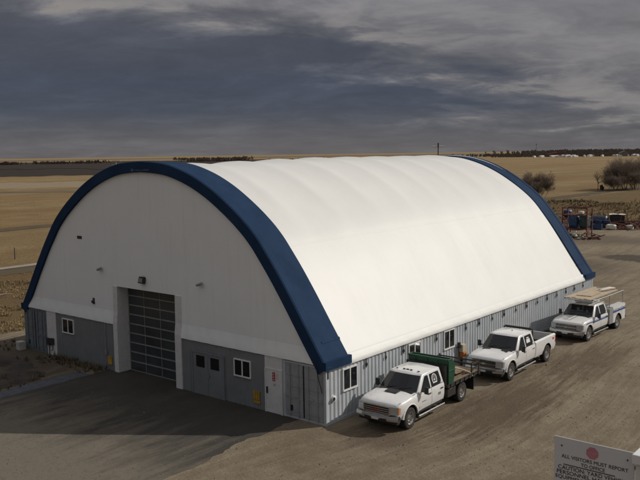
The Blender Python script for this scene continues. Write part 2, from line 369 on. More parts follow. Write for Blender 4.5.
dust_and_light = mth(nt, 'ADD', mth(nt, 'MULTIPLY', mth(nt, 'SUBTRACT', mth(nt, 'MULTIPLY', sp.outputs[1], -1.0), 3.6), .17), mth(nt, 'MULTIPLY', mth(nt, 'SUBTRACT', mth(nt, 'ADD', mth(nt, 'MULTIPLY', dn_, .6), mth(nt, 'MULTIPLY', dp, .4)), .5), 3.2))
c = mixc(nt, ramp(nt, dust_and_light, [(.0, .0), (.8, .95)]), c, (.17, .147, .115))  # dust, and the sunlit outer end painted lighter than the shaded end
c = mixc(nt, ramp(nt, tex(nt, 5, 6, .75, v), [(.5, 0.), (.75, .45)]), c, (.05, .044, .036))
c = mixc(nt, ramp(nt, tex(nt, 34, 3, .75, v), [(.60, 0.), (.74, .4)]), c, (.23, .20, .165))
nt.links.new(c, b.inputs['Base Color']); setv(b, Roughness=.93); b.inputs['Specular IOR Level'].default_value = .2; bump(nt, b, mth(nt, 'ADD', tex(nt, 22, 4, .7, v), tex(nt, 4, 5, .7, v)), .7, .03)

def smooth01(t): t = max(0., min(1., t)); return t * t * (3 - 2 * t)
def yard_z(x, y):
    h = .035 * fbm(x, y, .22, 1) + .012 * fbm(x, y, 1.3, 2)
    rut = smooth01((x - 2.2) / 1.2) * smooth01((9.0 - x) / 3) * smooth01((y + 1) / 2) * smooth01((24 - y) / 8)
    rr = noise.noise(Vector((x * 1.5 + 1.2 * noise.noise(Vector((y * .12, 3, 1))), y * .16, 7)))
    h += rut * (.085 * (abs(rr) * 2 - .6) + .05 * fbm(x, y, .9, 6)) + .02 * smooth01((y + 30) / 10) * noise.noise(Vector((x * 1.1 + noise.noise(Vector((y * .1, 5, 2))), y * .08, 17)))
    k = smooth01((x - 3.4) / 3) + smooth01((-.3 - x) / 1.0) * 0
    near = 1 - smooth01((min(abs(x - 2.0), 9)) / 2.2) if 0 < y < 28 else 0   # flat where the trucks stand
    flat = smooth01((x + 19) / 2) * smooth01((1 - x) / 2) * smooth01((2 - y) / 2)
    return h * (1 - .8 * near) * (1 - .85 * flat)
def sheet(name, xl, xr, y0, y1, ny, nx, zf, m):            # a strip whose left and right edges wander
    rows = []
    for j in range(ny + 1):
        y = y0 + (y1 - y0) * j / ny; a = xl(y); c_ = xr(y)
        rows.append([(a + (c_ - a) * i / nx, y, zf(a + (c_ - a) * i / nx, y)) for i in range(nx + 1)])
    return tag(MB().grid(rows).build(name, m, smooth=180, fixn=False), kind='structure')
def yl(y):
    a = -27.5 + 2.2 * fbm(0, y, .11, 21)
    a += (-24.5 - a) * smooth01((y - 28) / 8)
    return a + .4 * fbm(0, y, .6, 22)
def yfar(x): return 98 + 2.2 * fbm(x, 0, .1, 25) + .4 * fbm(x, 0, .6, 26)
rows = []
for j in range(421):
    t = j / 420
    row = []
    for i in range(241):
        y = -38 + 129 * t; a = yl(y); x = a + (44 - a) * (i / 240)
        yy = -38 + (yfar(x) + 38) * t
        row.append((x, yy, yard_z(x, yy) + (.035 if yy < 92 else .035 - (yy - 92) * .01)))
    rows.append(row)
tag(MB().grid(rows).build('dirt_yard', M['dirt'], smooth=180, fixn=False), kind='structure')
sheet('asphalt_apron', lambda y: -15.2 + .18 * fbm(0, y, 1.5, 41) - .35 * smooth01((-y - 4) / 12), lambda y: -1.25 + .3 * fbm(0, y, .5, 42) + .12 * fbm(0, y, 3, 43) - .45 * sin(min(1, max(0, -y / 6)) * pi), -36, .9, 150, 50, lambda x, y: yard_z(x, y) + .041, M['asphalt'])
sheet('apron_edge_strip', lambda y: -16.15 + .15 * fbm(0, y, .8, 44) - .35 * smooth01((-y - 4) / 12), lambda y: -15.1 + .1 * fbm(0, y, 1.1, 45) - .35 * smooth01((-y - 4) / 12), -30, -1.2, 110, 4, lambda x, y: yard_z(x, y) + .046, mat('bluish_tar_strip', (.075, .08, .098), .8, var=.25, bmp=.3))
jl = lambda base, amp, s, sd: (lambda y: base + amp * fbm(0, y, s, sd, 5))
sheet('gravel_road', jl(-59.2, .2, .15, 51), jl(-57.7, .2, .2, 52), -260, 118, 600, 4, lambda x, y: -.08, M['gravel'])
sheet('roadside_ditch', jl(-57.65, .2, .2, 52), jl(-53.8, .7, .15, 53), -260, 118, 600, 4, lambda x, y: -.095, M['ditch'])
sheet('dark_track', jl(-60.0, .5, .15, 57), jl(-55.0, .9, .1, 58), 118, 420, 400, 4, lambda x, y: -.085, M['ditch'])
sheet('far_ditch', jl(-103, 1.6, .05, 54), jl(-98.5, 1.8, .06, 55), -260, 105, 500, 4, lambda x, y: -.08, M['ditch'])
sheet('grass_track', jl(-43.4, .15, .3, 56), jl(-43.15, .15, .3, 59), -120, 60, 300, 2, lambda x, y: berm(x, y) -.06, M['gravel'])
def strip2(name, p, q, w, m, z, seed, ny=240):            # straight strip from p to q with wandering edges
    p = Vector(p); q = Vector(q); d = (q - p).normalized(); n_ = Vector((-d.y, d.x)); L = (q - p).length; rows = []
    for j in range(ny + 1):
        t = L * j / ny; a = w / 2 * (1 + .25 * fbm(t, 0, 8 / L * 3, seed)); c_ = w / 2 * (1 + .25 * fbm(t, 5, 8 / L * 3, seed + 1))
        rows.append([(*(p + d * t - n_ * a), z), (*(p + d * t + n_ * c_), z)])
    return tag(MB().grid(rows).build(name, m, smooth=180, fixn=False), kind='structure')
strip2('farm_road', (-330, 40), (-120, 206), 11, M['field_road'], -.06, 61)
strip2('pale_stubble', (-430, 20), (-150, 300), 70, dirt_mat('pale_stubble_field', (.22, .175, .115), (.27, .215, .14), (.30, .25, .17), (.2, .15, .1)), -.09, 63)
strip2('ploughed_field', (-1100, -260), (-560, 440), 430, M['plough'], -.02, 65)
strip2('far_ploughed_field', (-1650, 150), (-820, 1000), 1050, M['plough'], .2, 67)
strip2('far_stubble_field', (-3300, 900), (-1500, 3200), 800, M['field_road'], .3, 69)

# dry weeds and grass tufts
def tufts(name, n, place, hmin, hmax, m, seed, blades=7, wide=.035):
    rnd = random.Random(seed); mb = MB()
    for i in range(n):
        x, y, z = place(rnd)
        h = rnd.uniform(hmin, hmax)
        for k in range(blades):
            a = rnd.uniform(0, 2 * pi); l = rnd.uniform(.15, .8) * h; w = wide * rnd.uniform(.6, 1.4); r0 = .1 * h
            bx, by = x + cos(a) * r0, y + sin(a) * r0
            mb.add([(bx - sin(a) * w, by + cos(a) * w, z - .05), (bx + sin(a) * w, by - cos(a) * w, z - .05), (bx + cos(a) * l, by + sin(a) * l, z + h * rnd.uniform(.6, 1))], [(0, 1, 2)])
    return tag(mb.build(name, m, fixn=False), kind='stuff')
def p_left(r):
    while True:
        x = r.uniform(-33, -16); y = r.uniform(-11, 1.2)
        if fbm(x, y, .3, 71) > -.05 and not (x > -24.2 and y > -.5): return x, y, .03
def p_wall(r):
    x = r.uniform(-20.3, -15.2); return x, -.15 - abs(r.gauss(0, .35)), .04
tufts('dead_weed_patch', 420, p_left, .12, .40, M['weed'], 5)
tufts('weeds_along_wall', 130, p_wall, .12, .4, M['weed'], 6)
def p_field(r):
    while True:
        x = r.uniform(-53, -25); y = r.uniform(-2, 26)
        if fbm(x, y, .25, 72) > -.1 and x < yl(y) - .2: return x, y, berm(x, y) - .1
tufts('dry_grass', 9000, p_field, .08, .26, M['grass_dry'], 7, 6, .03)
def p_berm(r):
    while True:
        x = r.uniform(-55, 0); y = r.uniform(97, 150)
        if fbm(x, y, .12, 73) > -.05 and y > yfar(x) + .5: return x, y, berm(x, y) - .1
tufts('dry_grass_on_heap', 6000, p_berm, .12, .38, M['grass_dry'], 8, 6, .07)
tufts('brown_scrub_on_heap', 450, lambda r: (lambda x, y: (x, y, berm(x, y) - .1))(r.uniform(-48, -4), 104 + abs(r.gauss(0, 13))), .3, .95, mat('brown_scrub', (.32, .235, .135), .95, var=.45, scale=.15), 19, 9, .05)
tufts('dark_weeds_on_heap', 200, lambda r: (lambda x, y: (x, y, berm(x, y) - .1))(r.gauss(-31, 6), r.gauss(114, 3)), .2, .55, M['weed'], 9, 8, .08)
def stones(name, n, place, smin, smax, m, seed):
    r = random.Random(seed); mb = MB()
    for i in range(n):
        x, y, z = place(r); q = smin + (smax - smin) * r.random() ** 2.5
        k = [(q * r.uniform(.6, 1.1) * a, q * r.uniform(.6, 1.1) * b_, q * r.uniform(.5, .9) * c_) for a, b_, c_ in ((1, 0, 0), (0, 1, 0), (-1, 0, 0), (0, -1, 0), (.2, .1, 1))]
        t = r.uniform(0, 6.28); cs, sn = cos(t), sin(t)
        mb.add([(x + a * cs - b_ * sn, y + a * sn + b_ * cs, z + c_ - .2 * q) for a, b_, c_ in k], [(0, 1, 4), (1, 2, 4), (2, 3, 4), (3, 0, 4)])
    return tag(mb.build(name, m, fixn=False), kind='stuff')
def p_yard(r):
    while True:
        x = r.uniform(-14, 18); y = r.uniform(-12, 30) if r.random() < .8 else r.uniform(30, 60)
        if (x > .3 or y < -.3 and (x > -1.5 or y < -3)) and fbm(x, y, .35, 77) > r.uniform(-.5, .2): return x, y, yard_z(x, y) + .036
stones('loose_gravel', 6500, p_yard, .015, .06, mat('loose_stones', (.175, .145, .11), .9, var=.45, scale=2), 21)
stones('dirt_clods', 1800, p_yard, .025, .09, mat('dirt_clods', (.15, .115, .082), .95, var=.35, scale=2), 22)
tufts('weeds_along_side_wall', 110, lambda r: (r.uniform(.05, .35), r.uniform(8.3, 30.5), .05), .08, .28, M['weed'], 16)
# soil heap with dark pit, left of the apron
mb = MB(); rows = []
for j in range(25):
    rows.append([])
    for i in range(41):
        x = -24.5 + 8.6 * i / 40; y = -8.2 + 6.8 * j / 24
        e = min(1, 4 * min(i / 40, 1 - i / 40)) * min(1, 4 * min(j / 24, 1 - j / 24))
        rows[-1].append((x, y, e * (.22 + .38 * fbm(x, y, .5, 81) + .12 * fbm(x, y, 2.2, 82)) - .03))
tag(mb.grid(rows).build('soil_heap', M['soil'], smooth=180, fixn=False), 'low heap of dark soil with dead weeds left of the paved apron', 'soil heap')

# ------------------------------------------------------------------ the arched fabric building
WID = 23.5; XC = -WID / 2; LEN = 30.67
half = [(.055, 2.53), (-.09, 2.74), (-.95, 3.98), (-1.84, 5.28), (-2.62, 6.36), (-3.35, 7.28), (-3.85, 7.86), (-4.5, 8.46), (-5.48, 9.19), (-6.76, 9.98), (-8.12, 10.6), (-9.54, 11.02), (-10.7, 11.17), (XC, 11.22)]
def cat(pts, n=5):
    o = []
    for i in range(len(pts) - 1):
        p0 = pts[max(i - 1, 0)]; p1 = pts[i]; p2 = pts[i + 1]; p3 = pts[min(i + 2, len(pts) - 1)]
        for k in range(n):
            t = k / n
            o.append(tuple(.5 * (2 * b_ + (c_ - a_) * t + (2 * a_ - 5 * b_ + 4 * c_ - d_) * t * t + (3 * b_ - a_ - 3 * c_ + d_) * t ** 3) for a_, b_, c_, d_ in zip(p0, p1, p2, p3)))
    return o + [pts[-1]]
hp = cat(half)
prof = hp + [(-WID - x, z) for x, z in hp[-2::-1]]
NP = len(prof)
def offs(d):                                              # profile pushed outward by d
    o = []
    for i, (x, z) in enumerate(prof):
        a = prof[max(i - 1, 0)]; c_ = prof[min(i + 1, NP - 1)]; tx, tz = c_[0] - a[0], c_[1] - a[1]; L = sqrt(tx * tx + tz * tz)
        o.append((x + tz / L * d, z - tx / L * d))
    return o
bld = thing('fabric_building', (XC, LEN / 2, 0), 'large white arched fabric building with navy blue end trims', 'building')
def P(mb, name, m, parent=bld, **kw):                     # build in world coordinates, hang under the building
    o = mb.build(name, m, None, **kw)
    o.parent = parent; o.matrix_parent_inverse = root_inv(parent); return o
def root_inv(p):
    mtx = Matrix.Identity(4); q = p
    chain = []
    while q: chain.append(q); q = q.parent
    for q in reversed(chain):
        mtx = mtx @ q.matrix_parent_inverse @ Matrix.LocRotScale(q.location, q.rotation_euler, q.scale)
    return mtx.inverted()
BAY = LEN / 9
rows = []
ns = 9 * 12
inn = offs(-.05); inn2 = offs(-.06 - .12)
for j in range(ns + 1):
    y = .25 + (LEN - .5) * j / ns
    sag = abs(sin(pi * (y / BAY))) ** .75
    row = []
    for i in range(NP):
        s = min(i, NP - 1 - i) / (NP - 1) * 2              # 0 at the spring, 1 at the ridge
        k = sag * (.10 + .90 * smooth01((s - .35) / .45))
        xx = inn[i][0] + (inn2[i][0] - inn[i][0]) * k; zz = inn[i][1] + (inn2[i][1] - inn[i][1]) * k
        zz += .16 * smooth01((y - 2) / 12) * smooth01(s * 1.3)
        row.append((xx, y, zz))
    rows.append(row)
roofmb = MB().grid(rows); roofmb.build
roof = P(roofmb, 'roof_cover', M['fabric'], smooth=180)
# welded seams running along the roof, and the rolled hem above the containers
def seam(idx, w, lift, name):
    mb = MB(); rows2 = []
    for r in rows:
        a = Vector(r[idx]); b_ = Vector(r[idx + 1]); d = (b_ - a).normalized(); n_ = Vector((d.z, 0, -d.x)) if idx < NP // 2 else Vector((-d.z, 0, d.x)) * -1
        n_ = Vector((d.z, 0, -d.x))
        rows2.append([a - d * w + n_ * .004, a - d * w * .9 + n_ * lift, a + d * w * .9 + n_ * lift, a + d * w + n_ * .004])
    mb.grid(rows2); return P(mb, name, M['fabric'], smooth=40)
ik = min(range(NP // 2), key=lambda i: abs(prof[i][0] + 3.45))
seam(ik, .05, .0045, 'roof_seam')
seam(NP - 2 - ik, .05, .0045, 'roof_seam')
for x, s in ((.03, 1), (-WID - .03, -1)):
    pts = []; mb = MB()
    hr = [(-.02, 2.42), (.026, 2.42), (.028, 2.50), (-.020, 2.60), (-.125, 2.75), (-.18, 2.83), (-.21, 2.85)]
    for q in range(121):
        y = 1.66 + (LEN - 3.29) * q / 120; w = .010 * sin(q * 1.37) + .008 * sin(q * .41)
        pts.append([(x + s * (a + w * (1 if z < 2.55 else .3)), y, z + .3 * w) for a, z in hr])
    P(mb.grid(pts), 'roof_hem', M['fabric'], smooth=50)
def trim(ya, yb, name, lip):
    mb = MB(); o1 = offs(.045); o2 = offs(.085); i1 = offs(-.47)
    ys = [ya, ya + (.05 if yb > ya else -.05), ya + (.36 if yb > ya else -.36), ya + (.42 if yb > ya else -.42), yb]
    prs = [i1, o1, o1, o2, o2, o1, o1]
    sgn = 1 if yb > ya else -1
    seq = [(i1, ya + .35 * sgn), (i1, ya), (o1, ya), (o2, ya + .07 * sgn), (o2, ya + .33 * sgn), (o1, ya + .40 * sgn), (o1, yb - .03 * sgn), (offs(.0), yb)]
    mb.grid([[(x, y, z) for x, z in pr] for pr, y in seq])
    # valance boards at both feet
    for x0, x1 in ((-.03, .075), (-WID - .075, -WID + .03)):
        mb.box(x0 - .03, x1 + .03, min(ya, yb) - .02, max(ya, yb) + .01, 2.46, 2.83)
    return P(mb, name, M['blue'], smooth=28)
tf = trim(-.10, 1.68, 'arch_trim', 0)
tr = trim(LEN + .10, LEN - 1.65, 'arch_trim', 0)
for nm, ya, yb in (('front', .30, 1.675), ('rear', LEN - .30, LEN - 1.645)):
    o_lo = offs(.040); o_hi = offs(.062 if nm == 'front' else .062)
    for i in (8, NP - 10):
        a_, b_ = Vector(o_hi[i]), Vector(o_hi[i + 1]); d_ = (b_ - a_).normalized() * .09
        p0, p1 = a_, a_ + d_; q0 = Vector(o_lo[i]) - d_ * .15; q1 = Vector(o_lo[i]) + d_ * 1.15
        yy = sorted((ya + .12 if nm == 'front' else ya - .12, yb))
        mb = MB().grid([[(q.x, y_, q.y) for q in (q0, p0, p1, q1)] for y_ in yy])
        P(mb, 'trim_joint', M['blue'], tf if nm == 'front' else tr)
# faint mark on the crown of the front trim
mb = MB(); rnd = random.Random(4)
mb.box(-12.44, -12.26, -.112, -.10, 10.79, 10.92)
for k in range(9): mb.box(-12.18 + k * .13, -12.09 + k * .13, -.112, -.10, 10.82, 10.82 + rnd.uniform(.045, .085))
P(mb, 'maker_mark', mat('pale_mark', (.085, .10, .135), .6))
# end walls
def top_at(x):
    for i in range(NP - 1):
        (a, za), (b_, zb) = OF[i], OF[i + 1]
        if b_ <= x <= a: return za + (zb - za) * (a - x) / max(1e-6, a - b_)
    return 2.7
OF = offs(-.30)
DL, DR, DT = -14.20, -9.55, 4.70
xs = sorted(set([-WID + .35 + i * (WID - .7) / 94 for i in range(95)] + [DL, DR]))
mb = MB()
for a, b_ in zip(xs, xs[1:]):
    zb = DT if a >= DL - 1e-6 and b_ <= DR + 1e-6 else 3.28
    N = 14
    def col(x):
        t = top_at(x); return [(x, .045 + .02 * fbm(x, z_, .35, 91), z_) for z_ in [zb + (max(t, zb + .01) - zb) * k / N for k in range(N + 1)]]
    mb.grid([col(a), col(b_)])
P(mb, 'end_wall', M['fabric_end'], smooth=180)
mb = MB()
OF2 = OF
mb.grid([[(x, LEN - .22, 2.5 + (max(top_at(x), 2.6) - 2.5) * k / 4) for k in range(5)] for x in xs])
P(mb, 'end_wall', M['fabric_end'], smooth=180)
# skirt: the bottom of the end fabric pulled out over the container roofs
for xa, xb in ((-WID + .02, DL - .34), (DR + .44, -.02)):
    mb = MB(); n = 60; rows2 = []
    for i in range(n + 1):
        x = xa + (xb - xa) * i / n; w = .018 * sin(i * 1.1) + .02 * fbm(x, 0, 1.2, 92)
        rows2.append([(x, .028, 3.33), (x, .012 + .3 * w, 3.20), (x, -.025 + w * .7, 2.97), (x, -.062 + w * .5, 2.76), (x, -.066, 2.63 + .3 * w), (x, -.045, 2.63 + .3 * w)])
    def inside(q):                                         # keep the cloth inside the arch trim
        lim = next((x for x, z in hp if z >= q[2]), 0) - .10
        return (max(-WID - lim, min(lim, q[0])), q[1], q[2])
    P(mb.grid([[inside(q) for q in r_] for r_ in rows2]), 'fabric_skirt', M['fabric_end'], smooth=60)
# door portal
for xa, xb in ((DL - .35, DL), (DR, DR + .45)):
    mb = MB(); mb.prism([(-.07, .02), (.80, .02), (.80, 4.70), (.012, 4.70), (.0, 3.32), (-.07, 2.76)], 0, xa, xb)
    P(mb, 'door_column', M['white_metal'], bevel=.008)
P(MB().box(DL, DR, .085, .80, 4.705, 4.95), 'door_header', M['fabric_end'])
od = P(MB().box(DL, DR, .72, .78, .02, 4.70), 'overhead_door', M['door_pane'])
mb = MB()
for k in range(10):
    z = .04 + k * (4.62 / 9); mb.box(DL, DR, .685, .72, z - .035, z + .035)
for x in (DL + .05, DL + 1.35, DL + 2.65, DR - .42, DR - .05): mb.box(x - .02, x + .02, .70, .719, .02, 4.70)
P(mb, 'door_rails', M['door_rail'], od)
# grey ribbed wall panels between the containers
def ribbed(x0, x1, y, z0, z1, pitch=.30, dep=.018):
    mb = MB(); pts = []; x = x0
    while x < x1:
        for dx, dy in ((0, 0), (.17, 0), (.19, -dep), (.28, -dep)):
            if x + dx < x1: pts.append((x + dx, y + dy))
        x += pitch
    pts.append((x1, y))
    mb.grid([[(px, py, z0) for px, py in pts], [(px, py, z1) for px, py in pts]])
    mb.box(x0, x1, y + .03, y + .13, z0, z1)
    return mb
wl = P(ribbed(-20.07, DL - .36, .0, .02, 2.78), 'wall_panel', M['siding'])
wr = P(ribbed(DR + .46, -3.52, .0, .02, 2.78), 'wall_panel', M['siding'])
P(MB().box(-21.03, -20.08, -.03, .10, .02, 2.70), 'white_pier', M['white_metal'], bevel=.01)
P(MB().box(-3.51, -2.46, -.02, .10, 2.06, 2.74), 'wall_panel', M['white_metal'])
def window(x0, x1, z0, z1, y, parent, fr=.05):            # front-facing sliding window
    mb = MB()
    mb.box(x0 - fr, x1 + fr, y - .05, y + .03, z1, z1 + fr); mb.box(x0 - fr, x1 + fr, y - .065, y + .03, z0 - fr, z0)
    mb.box(x0 - fr, x0, y - .05, y + .03, z0, z1); mb.box(x1, x1 + fr, y - .05, y + .03, z0, z1)
    xm = (x0 + x1) / 2; mb.box(xm - .03, xm + .03, y - .045, y + .03, z0, z1)
    w = P(mb, 'window', M['frame_white'], parent)
    for a, b_ in ((x0, xm - .03), (xm + .03, x1)): P(MB().box(a, b_, y - .02, y + .0, z0, z1), 'pane', M['glass'], w)
    return w
window(-19.33, -18.32, 1.60, 2.34, -.02, wl); window(-5.40, -4.42, 1.42, 2.14, -.02, wr)
dd = P(MB().box(-8.35, -6.10, -.055, -.02, .03, 2.16), 'double_door', M['siding'])
mb = MB()
for a, b_ in ((-8.36, -8.26), (-6.19, -6.09)): mb.box(a, b_, -.08, -.055, .03, 2.17)
mb.box(-8.26, -6.19, -.08, -.055, 2.08, 2.17); mb.box(-7.26, -7.20, -.075, -.055, .03, 2.08)
P(mb, 'door_frame', mat('dark_grey_frame', (.16, .18, .2), .6), dd)
for a in (-8.02, -7.02): P(MB().box(a, a + .58, -.068, -.056, 1.40, 1.96), 'pane', M['glass'], dd)
P(MB().box(-7.15, -7.11, -.12, -.06, .95, 1.12), 'handle', M['steel'], dd)
mdr = P(MB().box(-3.42, -2.52, -.05, -.01, .05, 2.03), 'man_door', M['white_metal'], bevel=.006)
mb = MB(); mb.box(-3.50, -3.425, -.06, .08, .03, 2.06); mb.box(-2.515, -2.46, -.06, .08, .03, 2.06); mb.box(-3.425, -2.515, -.06, .0, 2.032, 2.06)
P(mb, 'door_frame', M['white_metal'], mdr)
P(MB().box(-3.36, -3.31, -.11, -.051, .92, 1.22), 'handle', M['black'], mdr)
sg = P(MB().box(-3.02, -2.86, -.058, -.051, 1.52, 1.92), 'notice', M['red_sign'], mdr)
for z in (1.59, 1.71, 1.83): P(MB().lathe([(0, .028), (-.003, .028)], 1, (-2.94, -.0585, z), 10), 'notice_mark', M['sign_white'], sg)
P(MB().box(-2.98, -2.82, -.056, -.051, 1.30, 1.42), 'notice', mat('grey_notice', (.42, .41, .4), .6), mdr)
P(MB().box(-2.83, -2.66, -.055, -.051, 1.62, 1.88), 'notice', mat('pink_notice', (.55, .45, .45), .6), mdr)
# lamps, camera and vents on the end wall
def lamp(x, z, s=1.):
    mb = MB(); mb.box(x - .10 * s, x + .10 * s, .02, .22, z - .06 * s, z + .10 * s); mb.box(x - .16 * s, x + .16 * s, -.14 * s, .03, z - .20 * s, z + .10 * s, Matrix.Rotation(RAD(-18), 3, 'X'))
    L = P(mb, 'flood_light', M['black'], bevel=.01)
    P(MB().box(x - .13 * s, x + .13 * s, -.17 * s, -.145 * s, z - .17 * s, z + .05 * s), 'lens', M['grey_cab'], L)
lamp(-11.95, 5.30, 1.15)
def camera_mount(x, z, d):
    mb = MB(); mb.box(x - .05, x + .05, .05, .16, z - .07, z + .07); mb.tube([(x, .15, z), (x, -.06, z + .05)], .028, 8)
    c_ = P(mb, 'mounting_bracket', M['dark_steel'])
    P(MB().tube([(x + .17 * d, -.12, z + .09), (x - .22 * d, -.08, z - .02)], [.075, .06], 12), 'camera_body', M['grey_cab'], c_)
camera_mount(-7.58, 5.40, 1); camera_mount(-15.5, 5.50, 1)
P(MB().box(-17.62, -17.2, .02, .16, 7.06, 7.22), 'wall_vent', M['black'])
mb = MB(); mb.box(-16.42, -16.24, .02, .21, 3.52, 3.86); mb.lathe([(0, .10), (-.10, .085)], 1, (-16.33, .02, 3.66), 12)
P(mb, 'wall_lamp', M['dark_steel'])
mb = MB(); mb.box(-20.98, -20.62, -.16, -.031, .62, 1.02); mb.box(-20.60, -20.32, -.14, -.031, .68, 1.05); mb.tube([(-20.8, -.08, .62), (-20.8, -.08, .05)], .025); mb.tube([(-20.46, -.08, .68), (-20.46, -.07, .40), (-20.62, -.07, .3)], .02)
P(mb, 'electric_meter', M['dark_steel'])
mb = MB(); mb.tube([(-15.3, -.05, 2.6), (-15.3, -.05, .95)], .02); mb.box(-15.4, -15.2, -.1, -.02, .85, 1.1)
P(mb, 'conduit', M['steel'])
tag(P(MB().box(-15.15, -14.8, -.06, -.022, .36, .82), 'warning_plate', M['yellow']), None)
mb = MB()
for k in range(3): mb.box(-4.24 + k * .14, -4.13 + k * .14, -.055, -.022, .46, .86)
mb.box(-4.24, -3.82, -.05, -.022, .30, .42)
P(mb, 'warning_plate', M['yellow'])
P(MB().tube([(-.47, -.14, 2.72), (-.12, -.13, 1.5)], .018, 6), 'tie_strap', M['black'])
# ratchet straps holding the hem
mb = MB(); mb.box(.012, .035, -.022, .022, 1.98, 2.44); mb.box(.012, .07, -.04, .04, 2.06, 2.19)
first = None
for k in range(19):
    y = 2.87 + 1.515 * k
    if y > 30: break
    if k in (3, 5): continue                                # the windows are here
    if first is None: first = P(mb, 'tie_down', M['dark_steel']); o = first
    else: o = first.copy(); COL.objects.link(o)
    o.location = (first.location.x, y - LEN / 2 + 0, 0) if False else o.location
    o.matrix_parent_inverse = root_inv(bld); o.location = (0, y, 0)

# ------------------------------------------------------------------ containers
def corrug(L, z0, z1, x, d, pitch=.278):
    pts = []; y = .06
    while y < L - .06:
        for dy, dx in ((0, 0), (.072, 0), (.14, -.036), (.21, -.036)):
            if y + dy < L - .06: pts.append((x + d * dx, y + dy))
        y += pitch
    pts.append((x, L - .06))
    return MB().grid([[(a, b_, z0) for a, b_ in pts], [(a, b_, z1) for a, b_ in pts]])
def container(x1, y0, L, label, paint, doorpaint, group, doors=True):
    """x1 = its outer (+X) face; runs from y0 to y0+L"""
    t = thing('shipping_container', (x1 - 1.22, y0, 0.02), label, 'shipping container', 0, group)
    H = 2.56; w = 1.22
    mb = MB()
    for sx in (-1, 1):
        for y in (0, L - .12): mb.box(*sorted((sx * w, sx * (w - .14))), y, y + .12, .0, H)
        mb.box(*sorted((sx * w, sx * (w - .07))), .12, L - .12, 0, .15); mb.box(*sorted((sx * w, sx * (w - .06))), .12, L - .12, H - .09, H)
        for y in (-.012, L - .168):
            for z in (0, H - .118): mb.box(*sorted((sx * (w + .006), sx * (w - .17))), y, y + .18, z - .003, z + .12)
    mb.box(-w + .14, w - .14, 0.004, .1, H - .10, H - .002); mb.box(-w + .14, w - .14, .004, .1, 0, .13); mb.box(-w + .06, w - .06, .1, L - .1, H - .05, H - .02)
    mb.box(-w + .14, w - .14, L - .1, L - .02, .0, H - .01)
    mb.build('frame', paint, t)
    corrug(L, .15, H - .09, w - .012, 1).build('side_panel', paint, t)
    MB().box(-w + .02, -w + .05, .1, L - .1, .1, H - .06).build('side_panel', paint, t)
    if doors:
        for s in (-1, 1):
            a, b_ = sorted((s * .015, s * (w - .15)))
            mb = MB(); mb.box(a, b_, -.02, .05, .14, H - .11)
            for z in (.5, 1.05, 1.6, 2.1): mb.box(a + .05, b_ - .05, -.034, -.02, z - .16, z + .16)
            d = mb.build('container_door', doorpaint, t, bevel=.006)
            for q in (.28, .78):
                x = s * q; mb = MB(); mb.tube([(x, -.06, .1), (x, -.06, H - .06)], .022, 8)
                for z in (.25, .9, 1.8, 2.3): mb.box(x - .045, x + .045, -.065, -.02, z - .03, z + .03)
                mb.box(*sorted((x, x + .3 * s)), -.085, -.055, 1.02, 1.06)
                mb.build('lock_rod', doorpaint, d)
            mb = MB(); mb.box(*sorted((s * .012, s * .035)), -.03, -.015, .14, H - .11); mb.build('door_gasket', M['black'], d)
        MB().box(-.82, -.62, -.04, -.034, .36, .62).build('document_holder', M['black'], t)
    return t
def side_window(t, y0, y1, z0, z1, sill=.12):
    w = 1.22; fr = .055; mb = MB()
    mb.box(w - .05, w + .035, y0 - fr, y1 + fr, z1, z1 + fr); mb.box(w - .05, w + .05, y0 - fr, y1 + fr, z0 - fr * sill / .055 * .6, z0)
    mb.box(w - .05, w + .035, y0 - fr, y0, z0, z1); mb.box(w - .05, w + .035, y1, y1 + fr, z0, z1)
    ym = (y0 + y1) / 2; mb.box(w - .05, w + .03, ym - .03, ym + .03, z0, z1)
    f = mb.build('window', M['frame_white'], t)
    for a, b_ in ((y0, ym - .03), (ym + .03, y1)): MB().box(w - .04, w + .012, a, b_, z0, z1).build('pane', M['glass'], f)
GC = 'shipping containers forming the right wall'
c1 = container(0, 0, 12.19, 'grey container at the near corner of the building with three side windows', M['cont_grey'], M['cont_door'], GC)
side_window(c1, 1.20, 2.14, 1.32, 2.20); side_window(c1, 6.42, 7.40, 1.30, 2.24, .16); side_window(c1, 9.75, 10.72, 1.40, 2.28)
mb = MB(); mb.lathe([(-.04, .13), (.06, .13), (.075, .10)], 0, (1.22, .50, 1.12), 20)
rv = mb.build('round_vent', M['frame_white'], c1, smooth=40)
MB().lathe([(0, .085), (.01, .08)], 0, (1.22 + .076, .44, 1.12), 16).build('vent_hole', M['black'], rv)
MB().box(1.21, 1.245, .10, .16, 2.05, 2.42).build('end_strap', M['dark_steel'], c1)
container(0, 12.24, 12.19, 'middle grey container without windows behind the white pickup truck with black bed', M['cont_grey'], M['cont_door'], GC, False)
container(0, 24.48, 6.1, 'short grey container at the far end of the side wall beside the service truck', M['cont_grey'], M['cont_door'], GC, False)
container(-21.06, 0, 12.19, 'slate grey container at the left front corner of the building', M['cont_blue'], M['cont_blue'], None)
tag(MB().prism([(-.24, -.2), (.22, -.24), (.26, .2), (-.2, .22)], 2, 0, .52).build('concrete_block', M['concrete'], bevel=.03), 'small pale concrete block at the foot of the left corner container', 'concrete block').location = (-23.35, -.42, .02)
rc = thing('red_cabinet', (.0, 6.62, 0), 'dark red cabinet with a white lid against the wall under the second side window', 'cabinet')
MB().box(.04, .42, -.42, .42, .03, 1.02).build('cabinet_body', mat('dark_red_paint', (.13, .022, .02), .5), rc, bevel=.015)
MB().prism([(.03, 1.025), (.45, 1.025), (.45, 1.08), (.06, 1.22), (.03, 1.22)], 1, -.45, .45).build('lid', M['frame_white'], rc, bevel=.01)
MB().box(.42, .44, -.25, -.18, .6, .72).build('handle', M['black'], rc)
